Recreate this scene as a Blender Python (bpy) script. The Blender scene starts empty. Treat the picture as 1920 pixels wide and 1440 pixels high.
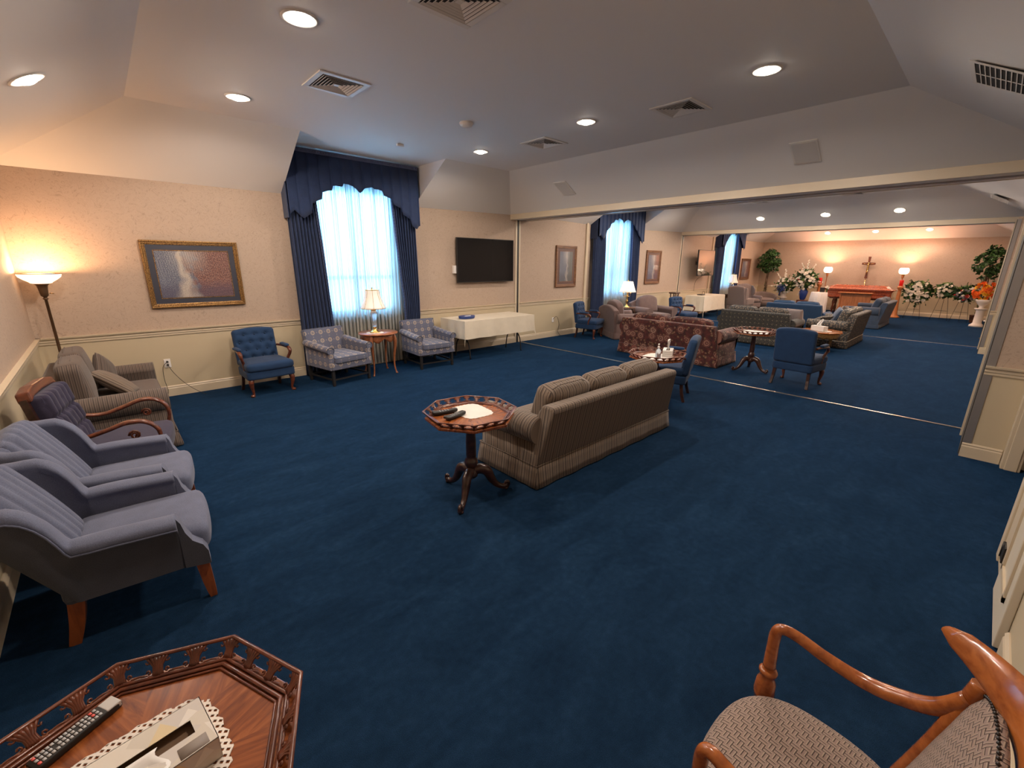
import bpy, math, random
from math import sin, cos, pi, radians, sqrt, exp, hypot, atan2
from mathutils import Vector, Matrix

scene = bpy.context.scene
COL = scene.collection
H = 1.80

# ---------------------------------------------------------------- camera
def camera():
    yaw, pitch, roll = radians(42.762), radians(15.6687), radians(-0.48275)
    f = Vector((sin(yaw)*cos(pitch), cos(yaw)*cos(pitch), -sin(pitch)))
    r = Vector((cos(yaw), -sin(yaw), 0)); d = f.cross(r)
    R_ = cos(roll)*r + sin(roll)*d; D_ = -sin(roll)*r + cos(roll)*d
    m = Matrix(((R_.x, -D_.x, -f.x, 0), (R_.y, -D_.y, -f.y, 0), (R_.z, -D_.z, -f.z, H), (0, 0, 0, 1)))
    cd = bpy.data.cameras.new('camera'); cd.sensor_width = 36; cd.lens = 813.3145/1920*36
    cd.clip_start = 0.02; cd.clip_end = 200
    co = bpy.data.objects.new('camera', cd); COL.objects.link(co); co.matrix_world = m
    scene.camera = co
camera()
vs = scene.view_settings
vs.view_transform = 'Standard'; vs.look = 'None'; vs.gamma = 1; vs.use_curve_mapping = False
vs.exposure = 0.45
CAN_W, CAN_COL = 88.0, (1.0, 0.84, 0.71)
SKY_STRENGTH, SKY_COL = 21.0, (0.30, 0.64, 1.0)
# ---------------------------------------------------------------- world: overcast daylight outside the windows
w = bpy.data.worlds.new('world'); scene.world = w; w.use_nodes = True
wn = w.node_tree.nodes; wn['Background'].inputs[0].default_value = (*SKY_COL, 1)
wn['Background'].inputs[1].default_value = SKY_STRENGTH
scene.cycles.max_bounces = 7; scene.cycles.diffuse_bounces = 4; scene.cycles.transparent_max_bounces = 12
scene.cycles.sample_clamp_indirect = 6.0; scene.cycles.caustics_reflective = False; scene.cycles.caustics_refractive = False

def light(name, kind, loc, energy, color, size=.1, rot=(0, 0, 0), spot=None, blend=.5, size_y=None):
    ld = bpy.data.lights.new(name, kind); ld.energy = energy; ld.color = color
    if kind == 'AREA':
        ld.size = size
        if size_y: ld.shape = 'RECTANGLE'; ld.size_y = size_y
    else: ld.shadow_soft_size = size
    if kind == 'SPOT': ld.spot_size = spot; ld.spot_blend = blend
    o = bpy.data.objects.new(name, ld); COL.objects.link(o); o.location = loc; o.rotation_euler = rot
    return o
WINDOWS = [3.22, 10.55, 18.0]          # window centres along the north wall
for k, wx in enumerate(WINDOWS):       # portals only guide the sky's light through the openings
    p = light('window_portal', 'AREA', (wx, 7.46, 1.98), 1, (1, 1, 1), 1.5, (radians(-90), 0, 0), size_y=2.1)
    p.data.cycles.is_portal = True
    p.rotation_euler = (radians(-90), 0, 0)

# ---------------------------------------------------------------- materials
class N:
    def __init__(s, name):
        m = bpy.data.materials.new(name); m.use_nodes = True; s.m = m; s.t = m.node_tree; s.n = s.t.nodes
        s.b = s.n['Principled BSDF']; s.out = s.n['Material Output']
    def add(s, t, **kw):
        n = s.n.new(t)
        for k, v in kw.items():
            if k.startswith('i_'): n.inputs[k[2:].replace('_', ' ')].default_value = v
            else: setattr(n, k, v)
        return n
    def l(s, a, b): s.t.links.new(a, b)
    def math(s, op, a, b=None, c=None, clamp=False):
        n = s.n.new('ShaderNodeMath'); n.operation = op; n.use_clamp = clamp
        for i, x in enumerate((a, b, c)):
            if x is None: continue
            if isinstance(x, (int, float)): n.inputs[i].default_value = x
            else: s.l(x, n.inputs[i])
        return n.outputs[0]
    def mix(s, fac, a, b):
        n = s.n.new('ShaderNodeMix'); n.data_type = 'RGBA'
        for i, x in ((0, fac), (6, a), (7, b)):
            if isinstance(x, (int, float)): n.inputs[i].default_value = x
            elif isinstance(x, tuple): n.inputs[i].default_value = (*x[:3], 1)
            else: s.l(x, n.inputs[i])
        return n.outputs[2]
    def uv(s): return s.add('ShaderNodeTexCoord').outputs['UV']
    def obj(s): return s.add('ShaderNodeTexCoord').outputs['Object']
    def sep(s, v):
        n = s.add('ShaderNodeSeparateXYZ'); s.l(v, n.inputs[0]); return n.outputs
    def comb(s, x, y, z=0.0):
        n = s.add('ShaderNodeCombineXYZ')
        for i, q in enumerate((x, y, z)):
            if isinstance(q, (int, float)): n.inputs[i].default_value = q
            else: s.l(q, n.inputs[i])
        return n.outputs[0]
    def noise(s, v, scale, detail=2, rough=.5, dist=0.0, out=0):
        n = s.add('ShaderNodeTexNoise', i_Scale=scale, i_Detail=detail, i_Roughness=rough, i_Distortion=dist)
        if v is not None: s.l(v, n.inputs['Vector'])
        return n.outputs[out]
    def vor(s, v, scale, feature='F1', rnd=1.0, dim='2D'):
        n = s.add('ShaderNodeTexVoronoi', feature=feature, voronoi_dimensions=dim, i_Scale=scale, i_Randomness=rnd)
        s.l(v, n.inputs['Vector']); return n.outputs
    def wave(s, v, scale, dist=0, dscale=1, detail=2, dir='X', typ='BANDS'):
        n = s.add('ShaderNodeTexWave', wave_type=typ, bands_direction=dir, i_Scale=scale, i_Distortion=dist, i_Detail=detail)
        n.inputs['Detail Scale'].default_value = dscale
        s.l(v, n.inputs['Vector']); return n.outputs
    def ramp(s, fac, stops, interp='LINEAR'):
        n = s.add('ShaderNodeValToRGB'); n.color_ramp.interpolation = interp; e = n.color_ramp.elements
        while len(e) < len(stops): e.new(.5)
        for el, (p, c) in zip(e, stops):
            el.position = p; el.color = (*c, 1) if len(c) == 3 else c
        s.l(fac, n.inputs[0]); return n.outputs[0]
    def scale(s, v, sx, sy, sz=1.0, rot=0.0):
        n = s.add('ShaderNodeMapping'); n.inputs['Scale'].default_value = (sx, sy, sz); n.inputs['Rotation'].default_value = (0, 0, rot)
        s.l(v, n.inputs[0]); return n.outputs[0]
    def bump(s, h, strength=.3, dist=.01):
        n = s.add('ShaderNodeBump', i_Strength=strength, i_Distance=dist); s.l(h, n.inputs['Height'])
        s.l(n.outputs[0], s.b.inputs['Normal'])
    def color(s, c):
        if isinstance(c, tuple): s.b.inputs['Base Color'].default_value = (*c[:3], 1)
        else: s.l(c, s.b.inputs['Base Color'])
        return s
    def set(s, rough=.6, metal=0, **kw):
        s.b.inputs['Roughness'].default_value = rough; s.b.inputs['Metallic'].default_value = metal
        for k, v in kw.items(): s.b.inputs[k.replace('_', ' ')].default_value = v
        return s

M = {}
def simple(name, c, rough=.6, metal=0, **kw):
    M[name] = N(name).color(c).set(rough, metal, **kw).m
def srgb(r, g, b):
    f = lambda v: (v/255/12.92) if v/255 <= .04045 else ((v/255+.055)/1.055)**2.4
    return (f(r), f(g), f(b))

def fabric(name, c1, c2=None, scale=260, rough=.9, sheen=.25, bump=.25):
    n = N(name); uv = n.uv(); c2 = c2 or tuple(x*.72 for x in c1)
    a = n.noise(uv, scale, 2, .6); b = n.noise(uv, 9, 3)
    f = n.math('ADD', n.math('MULTIPLY', a, .8), n.math('MULTIPLY', b, .35))
    n.color(n.mix(n.ramp(f, [(.35, (0, 0, 0)), (.75, (1, 1, 1))]), c2, c1)).set(rough, Sheen_Weight=sheen)
    n.bump(a, bump, .002); M[name] = n.m
def wood(name, c1, c2, rough=.32, scale=1.0, coat=.3, dirx=True):
    n = N(name); o = n.obj()
    v = n.scale(o, *((2*scale, 18*scale, 18*scale) if dirx else (18*scale, 18*scale, 2*scale)))
    a = n.noise(v, 1.6, 5, .6, .6); b = n.noise(o, 60*scale, 2)
    f = n.math('ADD', a, n.math('MULTIPLY', b, .15))
    n.color(n.ramp(f, [(.38, c2), (.68, c1)])).set(rough, Coat_Weight=coat, Coat_Roughness=.12); M[name] = n.m

# carpet
n = N('carpet'); o = n.obj()
a = n.noise(o, 320, 2, .7); b = n.noise(n.scale(o, 1, 2.2, 1, .5), 2.2, 5, .65, .8); c = n.noise(o, 22, 3, .6)
f = n.math('ADD', n.math('MULTIPLY', a, .55), n.math('ADD', n.math('MULTIPLY', b, .35), n.math('MULTIPLY', c, .25)))
n.color(n.ramp(f, [(.41, (.0050, .0140, .032)), (.60, (.0100, .029, .065)), (.76, (.020, .052, .108))])).set(.95, Sheen_Weight=.16, Sheen_Roughness=.32)
n.b.inputs['Sheen Tint'].default_value = (.05, .30, .85, 1); n.b.inputs['Specular IOR Level'].default_value = .03
n.bump(n.math('ADD', a, n.math('MULTIPLY', c, .5)), .6, .006); M['carpet'] = n.m
# wallpaper with fine scrolling vines
n = N('wallpaper'); uv = n.uv()
v = n.scale(uv, 1, 1)
q = n.noise(v, 7.0, 1.0, .5, 2.6)
l1 = n.math('LESS_THAN', n.math('ABSOLUTE', n.math('SUBTRACT', n.math('FRACT', n.math('MULTIPLY', q, 4.0)), .5)), .045)
q2 = n.noise(n.scale(uv, 1.3, 1.1, 1, .8), 11.0, 1, .5, 3.2)
l2 = n.math('LESS_THAN', n.math('ABSOLUTE', n.math('SUBTRACT', n.math('FRACT', n.math('MULTIPLY', q2, 3.0)), .5)), .035)
l = n.math('MAXIMUM', l1, n.math('MULTIPLY', l2, .7))
n.color(n.mix(n.math('MULTIPLY', l, .62), (.435, .330, .252), (.29, .215, .165))).set(.75)
n.bump(n.noise(uv, 400, 1), .08, .001); M['wallpaper'] = n.m
def paint(name, c, rough=.7):
    n = N(name); n.color(c).set(rough); n.bump(n.noise(n.obj(), 180, 2), .06, .001); M[name] = n.m
paint('ceiling_paint', (.80, .775, .75)); paint('wainscot', (.52, .43, .29)); paint('trim_paint', (.60, .50, .36), .4)
paint('door_paint', (.66, .59, .47), .4)
simple('white_metal', (.74, .70, .65), .45); simple('dark_slot', (.02, .018, .016), .8); simple('grey_metal', (.32, .30, .29), .35, .6)
simple('black', (.012, .011, .010), .5); simple('black_gloss', (.010, .010, .011), .10, 0, Coat_Weight=.3)
simple('steel_track', (.55, .50, .44), .3, .9); simple('speaker_mesh', (.60, .57, .54), .85)
simple('plastic_white', (.78, .74, .70), .4); simple('chrome', (.7, .7, .7), .12, 1.0); simple('brass', (.78, .52, .20), .22, 1.0)
simple('silver_plastic', (.55, .53, .50), .3); simple('button_grey', (.45, .45, .45), .5); simple('button_red', (.75, .12, .10), .5)
simple('black_leg', (.02, .018, .017), .4); simple('bronze', (.10, .055, .028), .4, .5); simple('paper_white', (.82, .80, .76), .8)
simple('navy_trim', (.10, .12, .22), .8); simple('wall_dark', (.05, .045, .04), .8)
# fabrics
fabric('blue_tuft', (.008, .042, .118), (.0035, .021, .066), 300, sheen=.08); fabric('navy_velvet', (.006, .036, .092), (.003, .020, .055), 200, sheen=.1)
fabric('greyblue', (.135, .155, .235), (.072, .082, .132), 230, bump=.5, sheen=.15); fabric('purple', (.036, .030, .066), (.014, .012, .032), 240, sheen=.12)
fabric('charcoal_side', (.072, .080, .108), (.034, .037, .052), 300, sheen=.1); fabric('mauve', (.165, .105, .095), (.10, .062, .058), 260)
fabric('drape', (.018, .038, .105), (.009, .019, .058), 120, sheen=.12); fabric('cream_cloth', (.74, .66, .53), (.62, .55, .43), 160, sheen=0, bump=.15)
fabric('lace_white', (.80, .76, .70), (.62, .58, .53), 220, sheen=0); fabric('wing_grey', (.22, .17, .15), (.13, .10, .09), 200)
fabric('slate_blue', (.036, .060, .105), (.018, .032, .062), 200)
def stripes(name, cols, period, swap=False):
    n = N(name); x, y, z = n.sep(n.uv()); u = y if swap else x
    uu = n.math('ADD', u, n.math('MULTIPLY', n.noise(n.uv(), 4, 1), .002))
    f = n.math('FRACT', n.math('MULTIPLY', uu, 1/period))
    k = len(cols); g = n.noise(n.uv(), 260, 2)
    c = n.ramp(f, [(i/k, cc) for i, cc in enumerate(cols)], 'CONSTANT')
    n.color(n.mix(n.math('MULTIPLY', g, .55), c, tuple(v*.35 for v in cols[0]))).set(.88, Sheen_Weight=.15); n.bump(g, .3, .002); M[name] = n.m
TA = [(.20, .148, .108), (.13, .09, .064), (.24, .182, .135), (.05, .034, .028), (.165, .12, .086), (.26, .205, .155), (.075, .052, .042), (.19, .14, .10)]
stripes('taupe_stripe', TA, .085); stripes('taupe_stripe_y', TA, .085, True)
TB = [(.15, .112, .088), (.09, .063, .052), (.17, .128, .104), (.045, .032, .028)]
stripes('brown_stripe', TB, .03); stripes('brown_stripe_y', TB, .03, True)
stripes('wing_stripe', [(.31, .25, .23), (.19, .15, .14), (.27, .21, .20)], .03)
def cell(n, uv, s, off=(0, 0)):
    m = n.add('ShaderNodeMapping'); m.inputs['Scale'].default_value = (s, s, s); m.inputs['Location'].default_value = (off[0], off[1], 0)
    n.l(uv, m.inputs[0]); x, y, z = n.sep(m.outputs[0])
    fx = n.math('SUBTRACT', n.math('FRACT', x), .5); fy = n.math('SUBTRACT', n.math('FRACT', y), .5)
    d = n.math('SQRT', n.math('ADD', n.math('MULTIPLY', fx, fx), n.math('MULTIPLY', fy, fy)))
    return fx, fy, d
# wreath medallions on slate blue
n = N('medallion'); uv = n.uv(); S = 7.6
def wreath(off):
    fx, fy, d = cell(n, uv, S, off); a = n.math('ARCTAN2', fy, fx)
    dd = n.math('ADD', d, n.math('MULTIPLY', n.math('SINE', n.math('MULTIPLY', a, 7)), .018))
    ring = n.math('LESS_THAN', n.math('ABSOLUTE', n.math('SUBTRACT', dd, .19)), .065)
    dot = n.math('LESS_THAN', d, .055)
    return n.math('MAXIMUM', ring, dot)
def dots(off):
    fx, fy, d = cell(n, uv, S, off); return n.math('LESS_THAN', d, .085)
r = n.math('MAXIMUM', wreath((0, 0)), wreath((0, 0)))
e = n.math('MAXIMUM', dots((.5, 0)), dots((0, .5)))
g = n.noise(uv, 250, 2)
c = n.mix(n.math('MULTIPLY', r, .85), (.115, .125, .185), (.44, .36, .28)); c = n.mix(n.math('MULTIPLY', e, .6), c, (.30, .27, .27))
n.color(n.mix(n.math('MULTIPLY', g, .3), c, (.04, .045, .08))).set(.8, Sheen_Weight=.2); n.bump(g, .25, .002); M['medallion'] = n.m
# floral
n = N('floral'); uv = n.uv(); g = n.noise(uv, 60, 3); wv = n.noise(uv, 9, 3, .6, 1.0, out=1)
mp = n.add('ShaderNodeMix'); mp.data_type = 'VECTOR'; mp.inputs[0].default_value = .035; n.l(uv, mp.inputs[4]); n.l(wv, mp.inputs[5]); vv = mp.outputs[1]
v1 = n.vor(vv, 5.6, rnd=.85); v2 = n.vor(vv, 17, rnd=1)
rings = n.math('FRACT', n.math('ADD', n.math('MULTIPLY', v1['Distance'], 4.6), n.math('MULTIPLY', n.noise(uv, 45, 2), .5)))
flo = n.math('LESS_THAN', v1['Distance'], .40); sep3 = n.sep(v1['Color']); on = n.math('GREATER_THAN', sep3[0], .35)
fm = n.math('MULTIPLY', flo, on)
fc = n.mix(n.math('GREATER_THAN', rings, .62), n.mix(sep3[1], (.36, .22, .16), (.26, .09, .065)), (.10, .022, .018))
base = n.ramp(n.noise(uv, 14, 3), [(.35, (.032, .008, .007)), (.6, (.095, .016, .013)), (.8, (.15, .035, .022))])
lf = n.math('MULTIPLY', n.math('LESS_THAN', v2['Distance'], .3), n.math('GREATER_THAN', n.sep(v2['Color'])[2], .55))
c = n.mix(n.math('MULTIPLY', lf, .8), base, n.mix(n.sep(v2['Color'])[0], (.20, .14, .06), (.30, .16, .10))); c = n.mix(fm, c, fc)
n.color(n.mix(n.math('MULTIPLY', g, .35), c, (.03, .008, .006))).set(.85, Sheen_Weight=.15); M['floral'] = n.m
# dark damask
n = N('damask'); uv = n.uv(); fx, fy, d = cell(n, uv, 11); w_ = n.wave(n.scale(uv, 1, 1, 1, .78), 12, 3, 2)
k = n.math('MAXIMUM', n.math('MULTIPLY', n.math('LESS_THAN', n.math('ADD', n.math('ABSOLUTE', fx), n.math('ABSOLUTE', fy)), .2), 1.0), n.math('GREATER_THAN', w_['Fac'], .9))
n.color(n.mix(n.math('MULTIPLY', k, .8), n.ramp(n.noise(uv, 20, 3), [(.4, (.010, .011, .013)), (.7, (.024, .026, .026))]), (.15, .125, .085))).set(.85, Sheen_Weight=.1); M['damask'] = n.m
n = N('damask_light'); uv = n.uv(); v1 = n.vor(uv, 22, rnd=.8); k = n.math('LESS_THAN', v1['Distance'], .33)
n.color(n.mix(n.math('MULTIPLY', k, .6), n.ramp(n.noise(uv, 30, 3), [(.4, (.035, .036, .038)), (.7, (.085, .080, .075))]), (.26, .20, .14))).set(.85); M['damask_light'] = n.m
# basket weave lattice for the near armchair
n = N('lattice'); uv = n.uv(); x, y, z = n.sep(n.scale(uv, 52, 52, 1, .12))
cx = n.math('FLOOR', x); cy = n.math('FLOOR', y); par = n.math('FRACT', n.math('MULTIPLY', n.math('ADD', cx, cy), .5)); par = n.math('GREATER_THAN', par, .25)
fx = n.math('FRACT', x); fy = n.math('FRACT', y)
a = n.math('FRACT', n.math('MULTIPLY', fx, 2.0)); b = n.math('FRACT', n.math('MULTIPLY', fy, 2.0))
st = n.mix(par, n.comb(a, a, a), n.comb(b, b, b)); sx = n.sep(st)[0]
dark = n.math('GREATER_THAN', sx, .74); pale = n.math('MULTIPLY', n.math('GREATER_THAN', sx, .50), n.math('LESS_THAN', sx, .74))
c = n.mix(n.noise(uv, 300, 2), (.21, .145, .12), (.30, .215, .175)); c = n.mix(n.math('MULTIPLY', pale, .7), c, (.40, .32, .24)); c = n.mix(dark, c, (.05, .028, .022))
n.color(c).set(.85, Sheen_Weight=.1); n.bump(sx, .25, .002); M['lattice'] = n.m
# woods
wood('mahogany', (.16, .042, .016), (.055, .014, .007)); wood('mahogany_dark', (.060, .022, .014), (.018, .008, .006), .28)
wood('honey', (.42, .13, .030), (.24, .062, .014), .22, coat=.5); wood('cherry', (.34, .12, .045), (.20, .06, .022), .3)
wood('leg_orange', (.30, .085, .022), (.17, .045, .014), .35, dirx=False); wood('oak', (.52, .19, .06), (.34, .11, .03), .4, dirx=False)
wood('casket_wood', (.36, .085, .035), (.16, .03, .014), .15, coat=.8); wood('walnut', (.10, .042, .02), (.04, .017, .01), .35)
wood('frame_brown', (.22, .10, .045), (.10, .045, .02), .35)
# octagon veneer: eight sectors, grain running to the middle
n = N('veneer'); o = n.obj(); x, y, z = n.sep(o); ang = n.math('ARCTAN2', y, x)
sec = n.math('MULTIPLY', n.math('ROUND', n.math('MULTIPLY', n.math('ADD', ang, .2), 4/pi)), pi/4)
ca = n.math('COSINE', sec); sa = n.math('SINE', sec)
u = n.math('ADD', n.math('MULTIPLY', x, ca), n.math('MULTIPLY', y, sa)); v = n.math('SUBTRACT', n.math('MULTIPLY', y, ca), n.math('MULTIPLY', x, sa))
q = n.noise(n.comb(n.math('MULTIPLY', u, 3), n.math('MULTIPLY', v, 22), sec), 1.8, 5, .6, .9)
n.color(n.ramp(q, [(.30, (.12, .028, .008)), (.52, (.28, .078, .020)), (.74, (.42, .14, .04))])).set(.24, Coat_Weight=.4, Coat_Roughness=.15); M['veneer'] = n.m
n = N('gilt'); g = n.noise(n.obj(), 90, 3); n.color(n.ramp(g, [(.35, (.10, .045, .018)), (.68, (.42, .24, .08))])).set(.35, .6); n.bump(g, .5, .003); M['gilt'] = n.m
# painting: an autumn path through woods beside water (plain generic landscape)
def picture(name, warm=True, tall=False):
    n = N(name); x, y, z = n.sep(n.add('ShaderNodeTexCoord').outputs['Generated'])
    p = n.comb(x, n.math('MULTIPLY', z, .62 if not tall else 1.9)); wob = n.noise(p, 3, 2, .5, .5)
    path = n.math('ADD', .36 if not tall else .55, n.math('MULTIPLY', n.math('SUBTRACT', wob, .5), .35))
    d = n.math('ABSOLUTE', n.math('SUBTRACT', x, path)); wd = n.math('ADD', .035, n.math('MULTIPLY', n.math('SUBTRACT', 1.0, z), .09))
    gl = n.math('SUBTRACT', 1.15, n.math('DIVIDE', d, wd), clamp=True)
    dab = n.noise(n.scale(p, .8, 1.8), 75, 4, .75); dab = n.math('MULTIPLY', n.math('SUBTRACT', dab, .36), 3.4, clamp=True); dab2 = n.noise(n.scale(p, 1.3, .8, 1, .3), 70, 4, .75, out=0); dab2 = n.math('MULTIPLY', n.math('SUBTRACT', dab2, .36), 3.4, clamp=True)
    side = n.math('ADD', n.math('MULTIPLY', n.math('SUBTRACT', x, path), 1.5), .35, clamp=True)
    blue = n.ramp(dab, [(0, (.02, .025, .06)), (.3, (.06, .07, .13)), (.6, (.16, .18, .22)), (.85, (.34, .35, .34)), (1, (.10, .06, .08))])
    red = n.ramp(dab2, [(0, (.035, .02, .035)), (.35, (.12, .045, .04)), (.6, (.24, .10, .07)), (.85, (.36, .24, .18)), (1, (.10, .09, .14))]) if warm else n.ramp(dab2, [(0, (.03, .035, .04)), (.5, (.12, .12, .11)), (1, (.30, .29, .26))])
    c = n.mix(n.ramp(n.math('ADD', side, n.math('MULTIPLY', n.math('SUBTRACT', n.noise(p, 9, 3), .5), 1.2)), [(.35, (0, 0, 0)), (.6, (1, 1, 1))]), blue, red)
    low = n.ramp(n.math('ADD', z, n.math('MULTIPLY', n.noise(n.scale(p, 1, 4), 8, 3), .3)), [(.30, (1, 1, 1)), (.55, (0, 0, 0))])
    c = n.mix(n.math('MULTIPLY', low, .6), c, (.045, .035, .075) if warm else (.05, .055, .06))
    mist = n.math('MULTIPLY', n.math('SUBTRACT', 1.0, n.math('MULTIPLY', n.math('ABSOLUTE', n.math('SUBTRACT', x, .42 if not tall else .5)), 3.2), clamp=True), n.ramp(z, [(.45, (0, 0, 0)), (.85, (1, 1, 1))]))
    c = n.mix(n.math('MULTIPLY', mist, .65), c, (.42, .39, .36))
    trunk = n.math('GREATER_THAN', n.wave(n.comb(n.math('ADD', x, n.math('MULTIPLY', z, .10)), z), 10, 3.0, 1.5)['Fac'], .95)
    c = n.mix(n.math('MULTIPLY', n.math('MULTIPLY', trunk, n.math('GREATER_THAN', z, .40)), .7), c, (.035, .025, .03))
    c = n.mix(n.math('MULTIPLY', gl, n.math('ADD', .35 if not tall else .1, n.math('MULTIPLY', dab, .6))), c, (.55, .47, .38))
    n.color(c).set(.5, Coat_Weight=.6, Coat_Roughness=.03); M[name] = n.m
picture('print_autumn'); picture('print_grey', False, True); picture('print_mauve', True, True)
simple('mat_navy', (.022, .026, .045), .45, 0, Coat_Weight=.6, Coat_Roughness=.04); simple('mat_brown', (.10, .05, .04), .5, 0, Coat_Weight=.4, Coat_Roughness=.05)
# screens with a mirror-like face
simple('tv_screen', (.008, .008, .009), .08, 0, Specular_IOR_Level=.25); simple('tv_screen_gloss', (.05, .035, .03), .06, 0, Specular_IOR_Level=1.0, Coat_Weight=1.0, Coat_Roughness=.02, Coat_IOR=2.0)
# emitters
def emit(name, c, s):
    n = N(name); n.color((.8, .8, .8)).set(.4); n.b.inputs['Emission Color'].default_value = (*c, 1); n.b.inputs['Emission Strength'].default_value = s; M[name] = n.m
emit('can_glow', (1, .86, .70), 30.0); emit('bowl_glow', (1.0, .62, .34), 2.2); emit('globe_glow', (1.0, .74, .50), 2.6)
emit('shade_glow', (1.0, .66, .36), .20); emit('shade_pale', (1.0, .80, .62), .38)
emit('candle_red', (.9, .02, .01), .30); M['candle_red'].node_tree.nodes['Principled BSDF'].inputs['Base Color'].default_value = (.35, .006, .006, 1)
# sheer curtain cloth
n = N('sheer'); t = n.add('ShaderNodeBsdfTranslucent'); t.inputs[0].default_value = (.27, .33, .37, 1)
d_ = n.add('ShaderNodeBsdfDiffuse'); d_.inputs[0].default_value = (.70, .66, .58, 1); tr = n.add('ShaderNodeBsdfTransparent')
m1 = n.add('ShaderNodeMixShader'); m1.inputs[0].default_value = .38; n.l(t.outputs[0], m1.inputs[1]); n.l(d_.outputs[0], m1.inputs[2])
m2 = n.add('ShaderNodeMixShader'); m2.inputs[0].default_value = .035; n.l(m1.outputs[0], m2.inputs[1]); n.l(tr.outputs[0], m2.inputs[2]); n.l(m2.outputs[0], n.out.inputs[0]); M['sheer'] = n.m
# window glass
n = N('pane_glass'); tr = n.add('ShaderNodeBsdfTransparent'); gl = n.add('ShaderNodeBsdfGlossy'); gl.inputs[1].default_value = .02
m1 = n.add('ShaderNodeMixShader'); m1.inputs[0].default_value = .06; n.l(tr.outputs[0], m1.inputs[1]); n.l(gl.outputs[0], m1.inputs[2]); n.l(m1.outputs[0], n.out.inputs[0]); M['pane_glass'] = n.m
n = N('clear_plastic'); n.color((.75, .85, .95)).set(.08, Transmission_Weight=.85, IOR=1.3); M['clear_plastic'] = n.m
n = N('crystal'); n.color((.85, .9, 1)).set(.03, Transmission_Weight=.8, IOR=1.5); M['crystal'] = n.m
# crochet lace with open holes
n = N('crochet'); uv = n.uv(); x, y, z = n.sep(n.scale(uv, 70, 70, 1, .78))
fx = n.math('SUBTRACT', n.math('FRACT', x), .5); fy = n.math('SUBTRACT', n.math('FRACT', y), .5)
hole = n.math('MULTIPLY', n.math('LESS_THAN', n.math('ABSOLUTE', fx), .30), n.math('LESS_THAN', n.math('ABSOLUTE', fy), .24))
bx, by, bd = n.sep(n.add('ShaderNodeTexCoord').outputs['Generated'])
ex = n.math('ABSOLUTE', n.math('SUBTRACT', bx, .5)); ey = n.math('ABSOLUTE', n.math('SUBTRACT', by, .5)); ed = n.math('MAXIMUM', ex, ey)
hole = n.math('MULTIPLY', hole, n.math('LESS_THAN', ed, .49))
n.color((.80, .74, .66)).set(.85); n.l(n.math('SUBTRACT', 1.0, hole), n.b.inputs['Alpha']); M['crochet'] = n.m
# tissue carton: facets of pale greys and cream
n = N('carton'); uv = n.uv(); v1 = n.vor(uv, 22, rnd=1); s3 = n.sep(v1['Color'])
n.color(n.ramp(s3[0], [(0, (.66, .61, .52)), (.25, (.74, .69, .60)), (.5, (.62, .58, .53)), (.72, (.42, .40, .38)), (.85, (.70, .58, .36)), (.9, (.76, .72, .65))], 'CONSTANT')).set(.6); M['carton'] = n.m
n = N('carton_lines'); x, y, z = n.sep(n.uv()); n.color(n.mix(n.math('GREATER_THAN', n.math('FRACT', n.math('MULTIPLY', y, 45)), .7), (.74, .72, .68), (.42, .40, .36))).set(.6); M['carton_lines'] = n.m
simple('carton_dark', (.26, .22, .19), .6); simple('slot_brown', (.20, .125, .075), .8)
# plants
simple('leaf_dark', (.012, .045, .010), .5); simple('leaf_mid', (.04, .12, .025), .55); simple('leaf_light', (.13, .20, .05), .6); simple('trunk', (.10, .06, .035), .8)
simple('petal_white', (.78, .75, .66), .7); simple('petal_orange', (.85, .16, .02), .6); simple('petal_yellow', (.85, .50, .03), .6); simple('petal_red', (.45, .03, .02), .6); simple('ribbon_blue', (.02, .05, .20), .35)
simple('petal_slate', (.20, .20, .25), .7); simple('vase_blue', (.02, .05, .22), .1, 0, Coat_Weight=.5); simple('urn_white', (.72, .66, .60), .5)
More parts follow.
